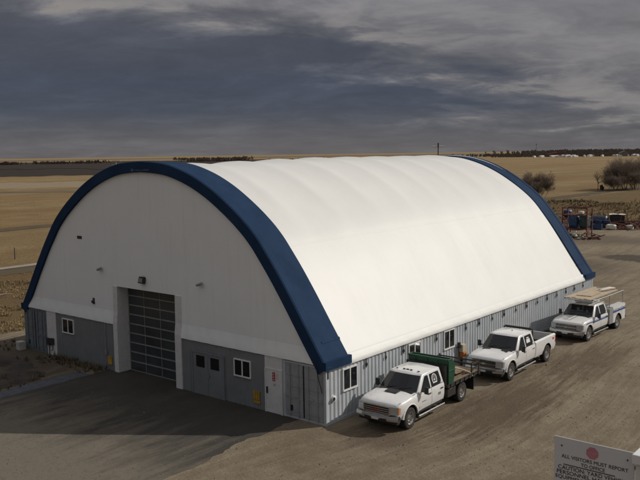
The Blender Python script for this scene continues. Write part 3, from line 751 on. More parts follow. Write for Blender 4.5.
# small box on the side wall between two trucks
ub = thing('utility_box', (.0, 11.38, 0), 'small orange and tan box on the side wall behind the flatbed of the nearest truck', 'utility box')
MB().box(.03, .26, -.16, .20, .98, 1.38).build('box_body', M['tan'], ub, bevel=.02)
MB().box(.03, .28, -.12, .24, .70, .975).build('box_base', M['orange'], ub, bevel=.02)
MB().box(.03, .16, -.34, -.17, 1.22, 1.52).build('bracket', M['black'], ub, bevel=.02)
MB().box(.06, .14, -.05, .05, .02, .70).build('stand', M['dark_steel'], ub)

# ------------------------------------------------------------------ trucks (front towards -Y, y = 0 at the front axle)
def shell(stations, caps=True):
    """stations: (y, [(halfwidth, z) from sill to centre]) -> closed solid"""
    mb = MB(); rows_ = []
    for y, pr, *dy in stations:
        bul = dy[0] if dy else 0
        L = [(-w, y + bul * (w * w), z) for w, z in pr]; R_ = [(w, y + bul * (w * w), z) for w, z in pr[-2::-1]] if pr[-1][0] == 0 else [(w, y + bul * w * w, z) for w, z in pr[::-1]]
        rows_.append(L + R_)
    n = len(rows_[0])
    mb.grid(rows_)
    for i in range(len(rows_) - 1): mb.f.append((i * n, (i + 1) * n, (i + 2) * n - 1, (i + 1) * n - 1)); mb.mi.append(0)
    mb.f.append(tuple(range(n))); mb.mi.append(0); mb.f.append(tuple(range((len(rows_) - 1) * n, len(rows_) * n))); mb.mi.append(0)
    return mb
def arches(ys, r=.545, z=.44):
    mb = MB(); mb.cur = 1
    for y in ys: mb.lathe([(-1.3, r), (1.3, r)], 0, (0, y, z), 28)
    return mb
def side_x(z): return .955 + (.775 - .955) * (z - 1.27) / .62
def panel_side(poly, s, d, name, m, parent):              # flat pane lying on the leaning cab side
    mb = MB(); n = len(poly)
    f = [(s * (side_x(z) + d), y, z) for y, z in poly]; bk = [(s * (side_x(z) - .01), y, z) for y, z in poly]
    mb.add(f + bk, [tuple(range(n)), tuple(range(2 * n - 1, n - 1, -1))] + [(i, (i + 1) % n, n + (i + 1) % n, n + i) for i in range(n)])
    return mb.build(name, m, parent)
def rounded(poly, r=.05, k=3):
    o = []; n = len(poly)
    for i in range(n):
        p = Vector(poly[i]); a = (Vector(poly[i - 1]) - p); b_ = (Vector(poly[(i + 1) % n]) - p)
        p0 = p + a.normalized() * min(r, a.length / 2.2); p1 = p + b_.normalized() * min(r, b_.length / 2.2)
        for q in range(k + 1):
            t = q / k; o.append(tuple((1 - t) ** 2 * p0 + 2 * t * (1 - t) * p + t * t * p1))
    return o
def wheel(t, x, y, s, R=.425, dual=False):
    mb = MB(); w = .13
    mb.lathe([(-w, R * .62), (-w, R * .93), (-w * .8, R), (w * .8, R), (w, R * .93), (w, R * .62), (w * .3, R * .60), (-w * .3, R * .60), (-w, R * .62)], 0, (0, 0, 0), 28, False)
    for k in range(28):                                    # tread blocks
        a = 2 * pi * k / 28
        for q in (-.07, .07): mb.box(q - .045, q + .045, -.022, .022, R - .005, R + .012)
        for j in range(16):
            p = mb.v[-16 + j]; mb.v[-16 + j] = (p[0], p[1] * cos(a) - p[2] * sin(a), p[1] * sin(a) + p[2] * cos(a))
    wh = bpy.data.objects.new('wheel', None); COL.objects.link(wh); wh.parent = t; wh.location = (x, y, R)
    mb.build('tyre', M['rubber'], wh, smooth=35)
    mb = MB(); o = w * s
    prf = [(o * .6, R * .63), (o * .98, R * .63), (o * .98, R * .57), (o * .62, R * .52), (o * .55, R * .30), (o * .85, R * .26), (o * .98, R * .12)]
    mb.lathe(prf, 0, (0, 0, 0), 24)
    mb.cur = 1
    for k in range(8):
        a = 2 * pi * k / 8; mb.lathe([(o * .50, .035), (o * .62, .033)], 0, (0, cos(a) * R * .41, sin(a) * R * .41), 10)
    mb.build('rim', [M['chrome'], M['black']], wh, smooth=40)
    return wh
def truck(loc, rz, label, wb, S=1.05, style='a', hood='plain'):
    t = thing('pickup_truck', loc, label, 'truck', rz, 'white work trucks parked along the side wall'); t.scale = (S, S, S)
    wp = M['car_white']; F = [wp, M['car_under']]
    def low(y, hw, zs, zb, zt, zc, bul=0):
        return (y, [(hw - .05, zs), (hw - .005, zs + .22), (hw, zb - .2), (hw - .012, zb - .08), (hw - .032, zb - .03), (hw - .065, zb + (zt - zb) * .55), (hw - .13, zt), (hw * .5, zt + (zc - zt) * .8), (0, zc)], bul)
    st = [low(-.97, .86, .62, .98, 1.03, 1.05, .17), low(-.93, .91, .60, 1.08, 1.115, 1.14, .16), low(-.84, .945, .58, 1.12, 1.155, 1.185, .14), low(-.66, .98, .52, 1.155, 1.19, 1.22, .08), low(-.35, 1.0, .5, 1.185, 1.22, 1.265, .03), low(.2, 1.0, .52, 1.22, 1.255, 1.31),
          low(.62, 1.0, .53, 1.25, 1.28, 1.33), low(1.2, .99, .53, 1.25, 1.275, 1.3), low(2.74, .985, .53, 1.25, 1.275, 1.3)]
    body = shell(st).build('body', F, t)
    cut(body, arches([0.]), F)
    body.data.polygons.foreach_set('use_smooth', [True] * len(body.data.polygons)); body.data.set_sharp_from_angle(angle=RAD(42))
    # cab greenhouse
    mb = MB(); rows_ = []
    for u in (-1, -.6, 0, .6, 1):
        q = 1 - u * u
        rows_.append([(u * .955, .56 - .10 * q, 1.265), (u * .955, 2.745 + .02 * q, 1.265)])
    ring0 = [(-.955, .60, 1.262), (-.955 * .55, .47, 1.262), (0, .43, 1.262), (.955 * .55, .47, 1.262), (.955, .60, 1.262), (.955, 1.6, 1.262), (.955, 2.73, 1.262), (0, 2.755, 1.262), (-.955, 2.73, 1.262), (-.955, 1.6, 1.262)]
    ring1 = [(-.775, 1.27, 1.89), (-.775 * .55, 1.18, 1.91), (0, 1.15, 1.915), (.775 * .55, 1.18, 1.91), (.775, 1.27, 1.89), (.775, 1.9, 1.905), (.775, 2.66, 1.89), (0, 2.69, 1.905), (-.775, 2.66, 1.89), (-.775, 1.9, 1.905)]
    n = len(ring0)
    mid = [(0, 1.24, 1.94), (0, 1.9, 1.975), (0, 2.6, 1.945)]
    vs_ = ring0 + ring1 + mid
    a, b1, c_ = 2 * n, 2 * n + 1, 2 * n + 2
    R1 = lambda i: n + i
    fs = [(i, (i + 1) % n, n + (i + 1) % n, n + i) for i in range(n)]
    fs += [(R1(1), R1(2), a), (R1(2), R1(3), a), (R1(0), R1(1), a), (R1(3), R1(4), a), (R1(0), a, b1, R1(9)), (R1(4), R1(5), b1, a), (R1(9), b1, c_, R1(8)), (R1(5), R1(6), c_, b1), (R1(6), R1(7), c_), (R1(7), R1(8), c_)]
    fs.append(tuple(range(n))[::-1])
    mb.add(vs_, fs)
    cab = mb.build('cab', wp, t, smooth=50, bevel=.045, segs=3); bake(cab)
    cab.data.polygons.foreach_set('use_smooth', [True] * len(cab.data.polygons)); cab.data.set_sharp_from_angle(angle=RAD(35))
    # glass
    def wpt(u, k):                                         # point on the windscreen: u across, k up
        i = (u + 1) / 2 * 4; i0 = min(3, int(i)); f = i - i0
        p0 = Vector(ring0[i0]).lerp(Vector(ring0[i0 + 1]), f); p1 = Vector(ring1[i0]).lerp(Vector(ring1[i0 + 1]), f)
        return p0.lerp(p1, k)
    mb = MB(); nrm = Vector((0, -.62, .72)) * .018
    mb.grid([[wpt(u / 10 * .93, k) + nrm for u in range(-10, 11)] for k in (.06, .3, .6, .90)])
    mb.build('windscreen', M['glass'], t, smooth=60)
    mb = MB(); mb.box(-.66, .66, 2.70, 2.715, 1.40, 1.78, Matrix.Rotation(RAD(9), 3, 'X')); mb.build('rear_window', M['glass'], t)
    fw_ = rounded([(.84, 1.29), (1.62, 1.29), (1.62, 1.80), (1.36, 1.80)], .05); rw_ = rounded([(1.72, 1.29), (2.46, 1.29), (2.55, 1.40), (2.48, 1.80), (1.72, 1.80)], .05)
    sw = []
    for s in (-1, 1):
        panel_side(fw_, s, .006, 'side_window', M['glass'], t); sw.append(panel_side(rw_, s, .006, 'side_window', M['glass'], t))
    # doors: thin skins a hair proud of the body with a dark gap round them
    def skin(ya, yb, s, zlo, zhi, d):
        pr = [(.94, .53), (.982, .70), (.987, 1.05), (.968, 1.22), (.952, 1.262)]
        pr = [(w, max(zlo, min(zhi, z))) for w, z in pr]
        mb = MB(); mb.grid([[(s * (w + d), y, z) for w, z in pr] + [(s * (w - .03), y, z) for w, z in pr[::-1]] for y in (ya, yb)])
        k = len(pr) * 2; mb.f += [tuple(range(k)), tuple(range(k, 2 * k))]; mb.mi += [0, 0]
        return mb
    for s in (-1, 1):
        skin(.685, 2.68, s, .535, 1.262, .006).build('door_seam', M['car_under'], t)
        for ya, yb in ((.70, 1.655), (1.68, 2.665)):
            d = skin(ya, yb, s, .55, 1.262, .014).build('door', wp, t, smooth=40)
            MB().box(*sorted((s * .985, s * 1.035)), yb - .28, yb - .08, 1.06, 1.10).build('door_handle', M['black'] if style != 'b' else M['chrome'], d, bevel=.01)
        mb = MB(); mb.box(*sorted((s * 1.10, s * 1.27)), .84, .94, 1.22, 1.52); mb.box(*sorted((s * .95, s * 1.12)), .87, .92, 1.27, 1.33)
        mr = mb.build('mirror', M['black'], t, bevel=.03)
        mb = MB(); mb.tube([(s * 1.02, .55, .36), (s * 1.02, 2.65, .36)], .045, 10)
        for y in (.8, 1.7, 2.5): mb.box(*sorted((s * .8, s * 1.0)), y - .03, y + .03, .34, .38)
        mb.build('side_step', M['chrome'], t, smooth=40)
    for s in (-1, 1):                                       # rolled fender flare
        mb = MB(); rows2 = []
        for k in range(15):
            a_ = RAD(8 + 164 * k / 14); c0, s0 = cos(a_), sin(a_)
            rows2.append([(s * .975, .53 * c0, .44 + .53 * s0), (s * 1.018, .545 * c0, .44 + .545 * s0), (s * 1.012, .575 * c0, .44 + .575 * s0), (s * .988, .615 * c0, .44 + .61 * s0)])
        mb.grid(rows2).build('fender_flare', wp, t, smooth=70)
    # front end
    chrome = M['chrome']
    mb = MB(); N = 12
    for k in range(N):
        u0, u1 = -1 + 2 * k / N, -1 + 2 * (k + 1) / N
        f_ = lambda u: -.99 + .16 * u * u
        prf = [(0, .46), (-.10, .50), (-.12, .62), (-.09, .70), (.02, .72)]
        mb.grid([[(u * .99, f_(u) + dy, z) for dy, z in prf + [(.08, .60)] + [prf[0]]] for u in (u0, u1)])
    mb.build('front_bumper', chrome if style != 'x' else wp, t, smooth=40)
    mb = MB(); mb.box(-.50, .50, -1.095, -1.06, .50, .60); mb.box(-.9, .9, -.9, -.7, .36, .50); mb.build('bumper_intake', M['black'], t)
    g = MB().box(-.60, .60, -.985, -.86, .735, 1.05).build('grille', M['black'], t, bevel=.02)
    mb = MB()
    if style == 'a':
        for z in (.80, .88, .96): mb.box(-.57, .57, -1.0, -.985, z - .012, z + .012)
        mb.box(-.62, .62, -1.005, -.97, 1.035, 1.075); mb.box(-.62, -.585, -1.0, -.97, .73, 1.04); mb.box(.585, .62, -1.0, -.97, .73, 1.04); mb.box(-.62, .62, -1.0, -.97, .72, .75)
        mb.build('grille_frame', chrome, g)
        lettering('grille_letters', 'GMC', .15, M['red_lens'], g, (-.21, -1.0, .84), (1, 0, 0), (0, 0, 1), .006)
    else:
        mb.box(-.62, .62, -1.01, -.97, .865, .925); mb.box(-.62, .62, -1.005, -.97, 1.03, 1.075); mb.box(-.62, .62, -1.0, -.97, .72, .75)
        for z in (.79, .83, .965, 1.0): mb.box(-.57, .57, -.995, -.985, z - .006, z + .006)
        mb.build('grille_frame', chrome if style == 'b' else M['steel'], g)
        MB().prism([(-.13, -.022), (-.045, -.022), (-.045, -.05), (.045, -.05), (.045, -.022), (.13, -.022), (.13, .022), (.045, .022), (.045, .05), (-.045, .05), (-.045, .022), (-.13, .022)], 1, -1.02, -1.011).build('badge', M['tan'], g).location = (0, 0, .895)
    for s in (-1, 1):
        mb = MB(); mb.add([(s * .61, -.975, .75), (s * .955, -.87, .77), (s * .965, -.74, .80), (s * .965, -.72, 1.03), (s * .94, -.84, 1.055), (s * .61, -.95, 1.06)] + [(s * .61, -.85, .75), (s * .9, -.75, .77), (s * .9, -.7, .8), (s * .9, -.7, 1.03), (s * .9, -.75, 1.055), (s * .61, -.83, 1.06)],
               [(0, 1, 4, 5), (1, 2, 3, 4), (0, 6, 7, 1), (1, 7, 8, 2), (2, 8, 9, 3), (3, 9, 10, 4), (4, 10, 11, 5), (5, 11, 6, 0)])
        hl = mb.build('headlight', M['lamp_glass'], t)
        MB().add([(s * .958, -.862, .80), (s * .969, -.742, .82), (s * .969, -.724, 1.01), (s * .948, -.832, 1.03)], [(0, 1, 2, 3)]).build('turn_lens', M['amber'] if style == 'a' else M['lamp_glass'], hl)
        MB().lathe([(0, .06), (.02, .06)], 1, (s * .72, -1.045 + .08, .56), 12).build('fog_lamp', M['lamp_glass'], t)
    # bonnet details
    if hood == 'single_patch':
        h = MB(); h.prism([(.02, 1.315), (.42, 1.335), (.42, 1.355), (.10, 1.345)], 0, -.28, .28); h.build('bonnet_patch', M['black'], t)
    if hood == 'pair':  # two low black patches near the cowl
        for s in (-1, 1):
            h = MB(); a_, b_ = sorted((s * .28, s * .66)); h.prism([(.12, 1.285), (.46, 1.305), (.46, 1.33), (.18, 1.30)], 0, a_, b_); h.build('bonnet_patch', M['black'], t)
    mb = MB(); mb.prism([(.40, 1.30), (.56, 1.30), (.56, 1.335), (.42, 1.325)], 0, -.8, .8); mb.build('cowl', M['black'], t)
    mb = MB(); mb.tube([(-.5, .50, 1.36), (.05, .62, 1.45)], .012, 5); mb.tube([(.1, .50, 1.36), (.62, .66, 1.45)], .012, 5); mb.build('wipers', M['black'], t)
    for s in (-1, 1): MB().add([(s * .868, -.72, 1.176), (s * .892, -.72, 1.170), (s * .895, .50, 1.272), (s * .871, .50, 1.278)], [(0, 1, 2, 3)]).build('bonnet_gap', M['car_under'], t)
    MB().box(-.16, .16, -1.118, -1.108, .52, .61).build('number_plate', M['sign_white'], t)
    # frame, axles and wheels
    mb = MB()
    for s in (-1, 1): mb.box(*sorted((s * .38, s * .48)), -.8, wb + .95, .46, .62)
    mb.tube([(-.8, 0, .41), (.8, 0, .41)], .07); mb.tube([(-.8, wb, .41), (.8, wb, .41)], .09); mb.box(-.5, .5, .3, 2.6, .40, .60); mb.box(-.9, -.5, .6, 2.7, .42, .56); mb.box(.5, .9, .6, 2.7, .42, .56)
    mb.build('chassis', M['car_under'], t)
    for s in (-1, 1):
        wheel(t, s * .845, 0, s); wheel(t, s * .85, wb, s)
        if style in 'ac': wheel(t, s * .58, wb, s)
    return t, sw
def pickup_bed(t, wb):
    F = [M['car_white'], M['car_under']]; ye = wb + 1.03
    for s in (-1, 1):
        mb = MB(); mb.prism([(s * .93, .50), (s * .99, .72), (s * 1.0, 1.1), (s * .985, 1.27), (s * .95, 1.31), (s * .86, 1.31), (s * .86, .50)], 1, 2.80, ye)
        bd = mb.build('bed_side', F, t); cut(bd, arches([wb]), F)
        bd.data.polygons.foreach_set('use_smooth', [True] * len(bd.data.polygons)); bd.data.set_sharp_from_angle(angle=RAD(30))
    mb = MB(); mb.box(-.86, .86, 2.80, ye, .78, .84); mb.box(-.86, .86, 2.80, 2.86, .84, 1.31)
    for s in (-1, 1): mb.box(*sorted((s * .64, s * .855)), wb - .5, wb + .5, .84, 1.02); mb.box(*sorted((s * .835, s * .857)), 2.87, ye - .05, .84, 1.30)
    for k in range(9): mb.box(-.62 + k * .15, -.56 + k * .15, 2.87, ye - .07, .84, .855)
    mb.build('bed_liner', M['black'], t)
    tg = MB().box(-.86, .86, ye - .06, ye, .62, 1.29).build('tailgate', M['car_white'], t, bevel=.015)
    MB().box(-.13, .13, ye, ye + .02, 1.12, 1.2).build('handle', M['black'], tg)
    MB().box(-.95, .95, ye + .0, ye + .16, .50, .64).build('rear_bumper', M['chrome'], t, bevel=.03)
    for s in (-1, 1):
        MB().box(*sorted((s * .865, s * 1.004)), ye - .09, ye + .012, .86, 1.22).build('tail_light', M['red_lens'], t, bevel=.012)
        MB().box(*sorted((s * 1.0, s * 1.006)), ye - .42, ye - .22, 1.06, 1.17).build('side_badge', M['red_sign'], t)
    mb = MB(); mb.tube([(-.78, 2.82, 1.93), (.78, 2.82, 1.93)], .035, 8); mb.tube([(-.78, 2.82, 1.31), (-.78, 2.82, 1.93)], .03, 8); mb.tube([(.78, 2.82, 1.31), (.78, 2.82, 1.93)], .03, 8); mb.box(-.7, .7, 2.78, 2.84, 1.955, 2.01)
    for k in range(8): mb.tube([(-.6 + k * .17, 2.82, 1.33), (-.6 + k * .17, 2.82, 1.92)], .012, 6)
    mb.build('headache_rack', M['black'], t, smooth=50)
def emblem(t, kind):                                       # pale decal on the rear side glass (both sides share the look)
    s = 1
    def pt(y, z): return (s * (side_x(z) + .009), y, z)
    mb = MB(); cy_, cz, n = 2.06, 1.56, 24
    if kind == 'ring':
        a0, a1 = RAD(-40), RAD(220)
        for r0, r1 in ((.165, .205), (.10, .118)):
            mb.grid([[pt(cy_ + r * cos(a0 + (a1 - a0) * k / n), cz + r * .95 * sin(a0 + (a1 - a0) * k / n)) for r in (r0, r1)] for k in range(n + 1)])
        mb.add([pt(cy_ - .17, cz - .17), pt(cy_ + .17, cz - .17), pt(cy_ + .17, cz - .12), pt(cy_ - .17, cz - .12)], [(0, 1, 2, 3)])
        mb.add([pt(cy_ - .05, cz - .08), pt(cy_ + .05, cz - .08), pt(cy_ + .0, cz + .07)], [(0, 1, 2)])
    else:
        mb.add([pt(cy_ - .22, cz - .12), pt(cy_ + .2, cz - .12), pt(cy_ + .2, cz + .06), pt(cy_ - .18, cz + .06)], [(0, 1, 2, 3)])
        mb.add([pt(cy_ - .12, cz + .09), pt(cy_ + .14, cz + .09), pt(cy_ + .14, cz + .14), pt(cy_ - .12, cz + .14)], [(0, 1, 2, 3)])
    return mb
# --- nearest truck: flat deck
t1, sw1 = truck((1.93, 1.92, .03), RAD(1.5), 'nearest white truck with flat deck, black bonnet patch and ring emblem on its rear window', 4.36, style='a', hood='single_patch')
emblem(t1, 'ring').build('window_emblem', M['frame_white'], sw1[1])
mb = MB()
for x, w_ in ((-.52, .035), (-.17, .05), (0, .06), (.17, .05), (.52, .05)): mb.box(x - w_, x + w_, 1.37, 1.42, 1.92 + .03 * (1 - x * x * 2), 1.95 + .03 * (1 - x * x * 2))
mb.build('roof_marker_lights', M['black'], t1)
mb = MB()
for k in range(5): mb.box(1.003, 1.007, .86 + k * .07, .90 + k * .07, .86, .90)
for k in range(4): mb.box(1.003, 1.007, 2.18 + k * .06, 2.22 + k * .06, .84, .95)
mb.build('door_decal', M['grey_cab'], t1)
DK = 2.92; DE = 5.95
mb = MB(); mb.box(-1.03, 1.03, DK, DE, .98, 1.05)
for s in (-1, 1):
    mb.box(*sorted((s * 1.03, s * 1.07)), DK, DE, .94, 1.09)
    for k in range(7): mb.box(*sorted((s * 1.07, s * 1.10)), DK + .2 + k * .43, DK + .28 + k * .43, .93, 1.10)
    mb.box(*sorted((s * .36, s * .46)), DK, DE, .62, .98)
for k in range(8): mb.box(-1.0, 1.0, DK + .1 + k * .4, DK + .17 + k * .4, .90, .98)
mb.box(-1.03, 1.03, DE, DE + .06, .82, 1.09)
deck = mb.build('flat_deck', M['dark_steel'], t1)
MB().box(-1.0, 1.0, DK + .03, DE - .03, 1.052, 1.075).build('deck_boards', M['wood'], t1)
mb = MB(); mb.box(-.98, .98, DK - .04, DK + .02, 1.06, 1.92)
mb.build('headboard', M['dark_steel'], t1)
mb = MB()
for s in (-1, 1):
    for y in (DE - .05, DE - .75): mb.box(*sorted((s * .98, s * 1.03)), y - .03, y + .03, 1.06, 1.55)
    mb.box(*sorted((s * .99, s * 1.02)), DE - .80, DE - .0, 1.42, 1.50); mb.box(*sorted((s * .99, s * 1.02)), DE - .80, DE - .0, 1.22, 1.30)
mb.box(-.98, .98, DE - .03, DE, 1.22, 1.30); mb.box(-.98, .98, DE - .03, DE, 1.42, 1.48)
mb.build('stake_rails', M['dark_steel'], t1)
for s in (-1, 1):
    MB().box(*sorted((s * .50, s * 1.04)), DE - .62, DE - .60, .28, .93).build('mud_flap', M['black'], t1)
    MB().box(*sorted((s * .70, s * 1.02)), 2.98, 3.7, .50, .86).build('deck_toolbox', M['dark_steel'], t1, bevel=.02)
mb = MB()
for k in range(6): mb.box(1.1, 1.112, DK + .3 + k * .4, DK + .36 + k * .4, .965, .995)
mb.build('deck_markers', M['chrome'], t1)
for s in (-1, 1): MB().box(*sorted((s * .7, s * .95)), DE + .06, DE + .08, .84, .94).build('tail_light', M['red_lens'], t1)
def on(t, mb, name, m, label, cat, **kw):                  # a separate thing resting on a truck, written in that truck's own axes
    S = t.scale.x; Rz = Matrix.Rotation(t.rotation_euler.z, 3, 'Z'); L = Vector(t.location)
    mb.v = [tuple(Rz @ (Vector(p) * S) + L) for p in mb.v]
    o = mb.build(name, m, **kw); return tag(o, label, cat)
mb = MB()                                                   # green bin: open-topped steel box with sloped shoulders and ribs
mb.prism([(3.00, 1.08), (3.50, 1.08), (3.62, 1.45), (3.62, 1.90), (3.40, 2.10), (3.00, 2.10)], 0, -.95, 1.02)
for x in (-.6, 0, .5): mb.box(x - .03, x + .03, 2.97, 3.0, 1.1, 2.08)
mb.box(-.97, 1.04, 2.97, 3.03, 2.10, 2.17); mb.box(-.97, 1.04, 3.36, 3.42, 2.10, 2.15); mb.box(-.97, -.91, 3.03, 3.36, 2.10, 2.16); mb.box(.98, 1.04, 3.03, 3.36, 2.10, 2.16); mb.box(1.02, 1.05, 3.0, 3.06, 1.1, 2.1); mb.box(1.02, 1.05, 3.02, 3.6, 1.60, 1.66)
on(t1, mb, 'steel_bin', M['green'], 'dark green steel bin standing across the flat deck behind the cab', 'bin', bevel=.012)
mb = MB(); rnd = random.Random(3)
for k in range(7):
    a = rnd.uniform(-.12, .12); x = -.75 + k * .24; z = 1.08 + rnd.uniform(0, .10)
    mb.box(x - .10, x + .10, 3.72 + rnd.uniform(0, .15), 5.3 + rnd.uniform(-.3, .3), z, z + .05, Matrix.Rotation(a, 3, 'Z'))
mb.box(-.2, .85, 3.75, 5.0, 1.26, 1.30, Matrix.Rotation(RAD(-7), 3, 'X') @ Matrix.Rotation(.15, 3, 'Z'))
on(t1, mb, 'loose_boards', M['wood'], 'loose brown boards lying on the flat deck behind the green bin', 'boards')
mb = MB(); mb.tube([(.62, 3.75, 1.62), (.80, 4.5, 1.40), (.98, 5.15, 1.10)], .035, 8)
mb.tube([(.98, 5.15, 1.10), (1.04, 5.2, 1.0), (1.06, 5.16, .95)], .03, 8)
on(t1, mb, 'pole', M['wood_pale'], 'pale pole lying aslant across the boards on the flat deck', 'pole', smooth=60)
mb = MB(); mb.box(-.93, -.35, 2.60 + .12, 2.60 + .24, 1.93, 2.10)
# --- middle truck: pickup
t2, sw2 = truck((2.13, 10.98, .03), RAD(.5), 'middle white pickup with black open bed and black rack behind its cab', 4.26, style='b', hood='pair')
pickup_bed(t2, 4.26)
emblem(t2, 'panel').build('window_emblem', M['frame_white'], sw2[1])
MB().lathe([(0, .03), (.05, .012)], 2, (.1, 1.9, 1.962), 10).build('roof_aerial', M['black'], t2)
# --- far truck: service body with ladder rack
t3, sw3 = truck((2.22, 21.35, .03), RAD(-2.0), 'far white service truck with blue side stripe, utility boxes and overhead rack', 4.30, style='c', hood='plain')
ye = 5.38; F = [M['car_white'], M['car_under']]
for s in (-1, 1):
    mb = MB(); mb.box(*sorted((s * .60, s * 1.03)), 3.42, ye, .50, 1.46)
    bx = mb.build('utility_box', F, t3); cut(bx, arches([4.30], .54), F)
    for a, b_, z0, z1 in ((3.45, 3.76, .58, 1.38), (3.80, 4.80, 1.02, 1.38), (4.84, ye - .04, .58, 1.38)):
        d = MB().box(*sorted((s * 1.03, s * 1.042)), a, b_, z0, z1).build('locker_door', M['car_white'], bx, bevel=.006)
        MB().box(*sorted((s * 1.042, s * 1.055)), (a + b_) / 2 - .05, (a + b_) / 2 + .05, 1.22, 1.28).build('handle', M['chrome'], d)
    MB().box(*sorted((s * .62, s * 1.035)), 2.86, 3.40, .50, 1.42).build('side_cabinet', M['grey_cab'], t3, bevel=.01)
    mb = MB(); mb.box(*sorted((s * 1.043, s * 1.047)), 3.43, ye, 1.10, 1.21); mb.box(*sorted((s * 1.043, s * 1.047)), 3.43, ye, 1.25, 1.275)
    mb.build('side_stripe', M['blue_stripe'], t3)
    mb = MB(); mb.box(*sorted((s * 1.004, s * 1.0075)), .47, 2.74, .985, 1.06); mb.box(*sorted((s * 1.004, s * 1.0075)), .47, 2.74, 1.09, 1.11); mb.box(*sorted((s * 1.014, s * 1.018)), -.42, .46, 1.06, 1.11)
    mb.build('side_stripe', M['blue_stripe'], t3)
    MB().box(*sorted((s * .75, s * 1.0)), ye, ye + .015, .78, .98).build('tail_light', M['red_lens'], t3)
MB().box(-.60, .60, 2.9, ye, .74, .80).build('bed_floor', M['dark_steel'], t3)
MB().box(-.60, .60, ye - .05, ye, .80, 1.25).build('tailgate', M['car_white'], t3)
MB().box(-1.0, 1.0, ye + .0, ye + .25, .52, .64).build('rear_bumper', M['dark_steel'], t3)
mb = MB()
for s in (-1, 1):
    for y in (3.15, 5.25): mb.tube([(s * .90, y, 1.42), (s * .90, y, 2.22)], .025, 8)
    mb.tube([(s * .90, .55, 2.22), (s * .90, 5.4, 2.22)], .028, 8)
    mb.tube([(s * .90, 3.15, 1.75), (s * .90, 2.2, 2.2)], .02, 8)
for y in (.6, 1.5, 2.3, 3.15, 4.2, 5.25): mb.tube([(-.90, y, 2.22), (.90, y, 2.22)], .022, 8)
mb.box(-.55, .55, 1.42, 1.60, 1.95, 2.02)
mb.build('ladder_rack', M['steel'], t3, smooth=50)
mb = MB(); rnd = random.Random(8)
for k in range(7):
    x = -.80 + k * .235; mb.box(x - .11, x + .11, .75 + rnd.uniform(-.1, .25), 5.0 + rnd.uniform(-.4, .2), 2.25, 2.29 + rnd.uniform(0, .02), Matrix.Rotation(rnd.uniform(-.015, .015), 3, 'Z'))
mb.box(-.55, .35, 1.6, 3.4, 2.315, 2.335, Matrix.Rotation(.06, 3, 'Z'))
on(t3, mb, 'plank_stack', M['wood_pale'], 'tan planks lying flat on the rack of the far service truck', 'planks')
mb = MB(); mb.tube([(.1, 3.5, 2.37), (.3, 4.0, 2.41), (.32, 4.6, 2.38), (.55, 4.9, 2.37)], [.05, .11, .12, .06], 8); mb.tube([(-.15, 4.1, 2.36), (.2, 4.5, 2.38), (.0, 4.9, 2.35)], [.05, .08, .04], 8)
on(t3, mb, 'white_bundle', M['cream'], 'crumpled white bundle on top of the tan planks on the rack', 'bundle', smooth=60)

# ------------------------------------------------------------------ yard clutter behind the building
rk = thing('storage_rack', (-19.6, 77.8, 0), 'red steel storage rack with open shelves beyond the far end of the building', 'rack')
mb = MB()
for x in (-1.65, 1.65):
    for y in (-.9, .9): mb.box(x - .07, x + .07, y - .07, y + .07, 0, 4.0)
    for z in (.9, 2.3, 3.9): mb.box(x - .04, x + .04, -.81, .81, z - .05, z + .05)
mb.build('upright_frame', M['red_steel'], rk)
for z in (1.15, 2.95, 3.9):
    mb = MB()
    for y in (-.9, .9): mb.box(-1.58, 1.58, y - .05, y + .05, z - .06, z + .06)
    if z < 3.5:
        for k in range(8): mb.box(-1.55 + k * .42, -1.35 + k * .42, -.84, .84, z + .06, z + .10)
    mb.build('shelf', M['red_steel'], rk)
def bundle(name, x, y, z, sx, sy, sz, m, label, cat, seed, group=None):
    bm = bmesh.new(); bmesh.ops.create_icosphere(bm, subdivisions=3, radius=1)
    for v_ in bm.verts:
        p = v_.co.copy(); q = Vector([math.copysign(abs(c_) ** .55, c_) for c_ in p]); q *= 1 + .16 * noise.noise(p * 2.3 + Vector((seed, 0, 0)))
        v_.co = Vector((q.x * sx, q.y * sy, max(q.z * sz, -sz * .95) + sz * .95))
    me = bpy.data.meshes.new(name); bm.to_mesh(me); bm.free(); me.materials.append(m)
    o = bpy.data.objects.new(name, me); COL.objects.link(o); o.location = (x, y, z); return tag(o, label, cat, group)
GB = 'tarp-covered bundles by the red rack'
bundle('tarp_bundle', -19.9, 77.5, 1.27, .62, .7, .85, M['blue_tarp'], 'left blue tarp bundle on the middle shelf of the red rack', 'bundle', 1, GB)
bundle('tarp_bundle', -18.5, 77.6, 1.27, .62, .7, .88, mat('dark_green_tarp', (.02, .05, .045), .5, var=.4), 'dark green tarp bundle on the middle shelf of the red rack', 'bundle', 2, GB)
bundle('tarp_bundle', -21.6, 79.5, 2.5, .55, .6, .5, M['blue_tarp'], 'blue tarp bundle on top of the slatted crate left of the red rack', 'bundle', 3, GB)
bundle('white_sack', -19.0, 77.6, 3.06, .35, .4, .22, M['cream'], 'white sack lying on the upper shelf of the red rack', 'sack', 4)
sc_ = thing('slatted_crate', (-21.6, 79.2, 0), 'pale red slatted crate standing left of the red rack', 'crate')
mb = MB()
for k in range(5):
    mb.box(-.85 + k * .40, -.62 + k * .40, -.83, -.77, .05, 2.45)
mb.build('slats', mat('pink_crate_slats', (.5, .3, .24), .7), sc_)
mb = MB(); mb.box(-.9, .95, -.77, .77, .25, .4); mb.box(-.9, .95, -.77, .77, 2.35, 2.44); mb.box(-.9, .95, -.86, -.83, 1.1, 1.25); mb.build('crate_frame', M['red_steel'], sc_)
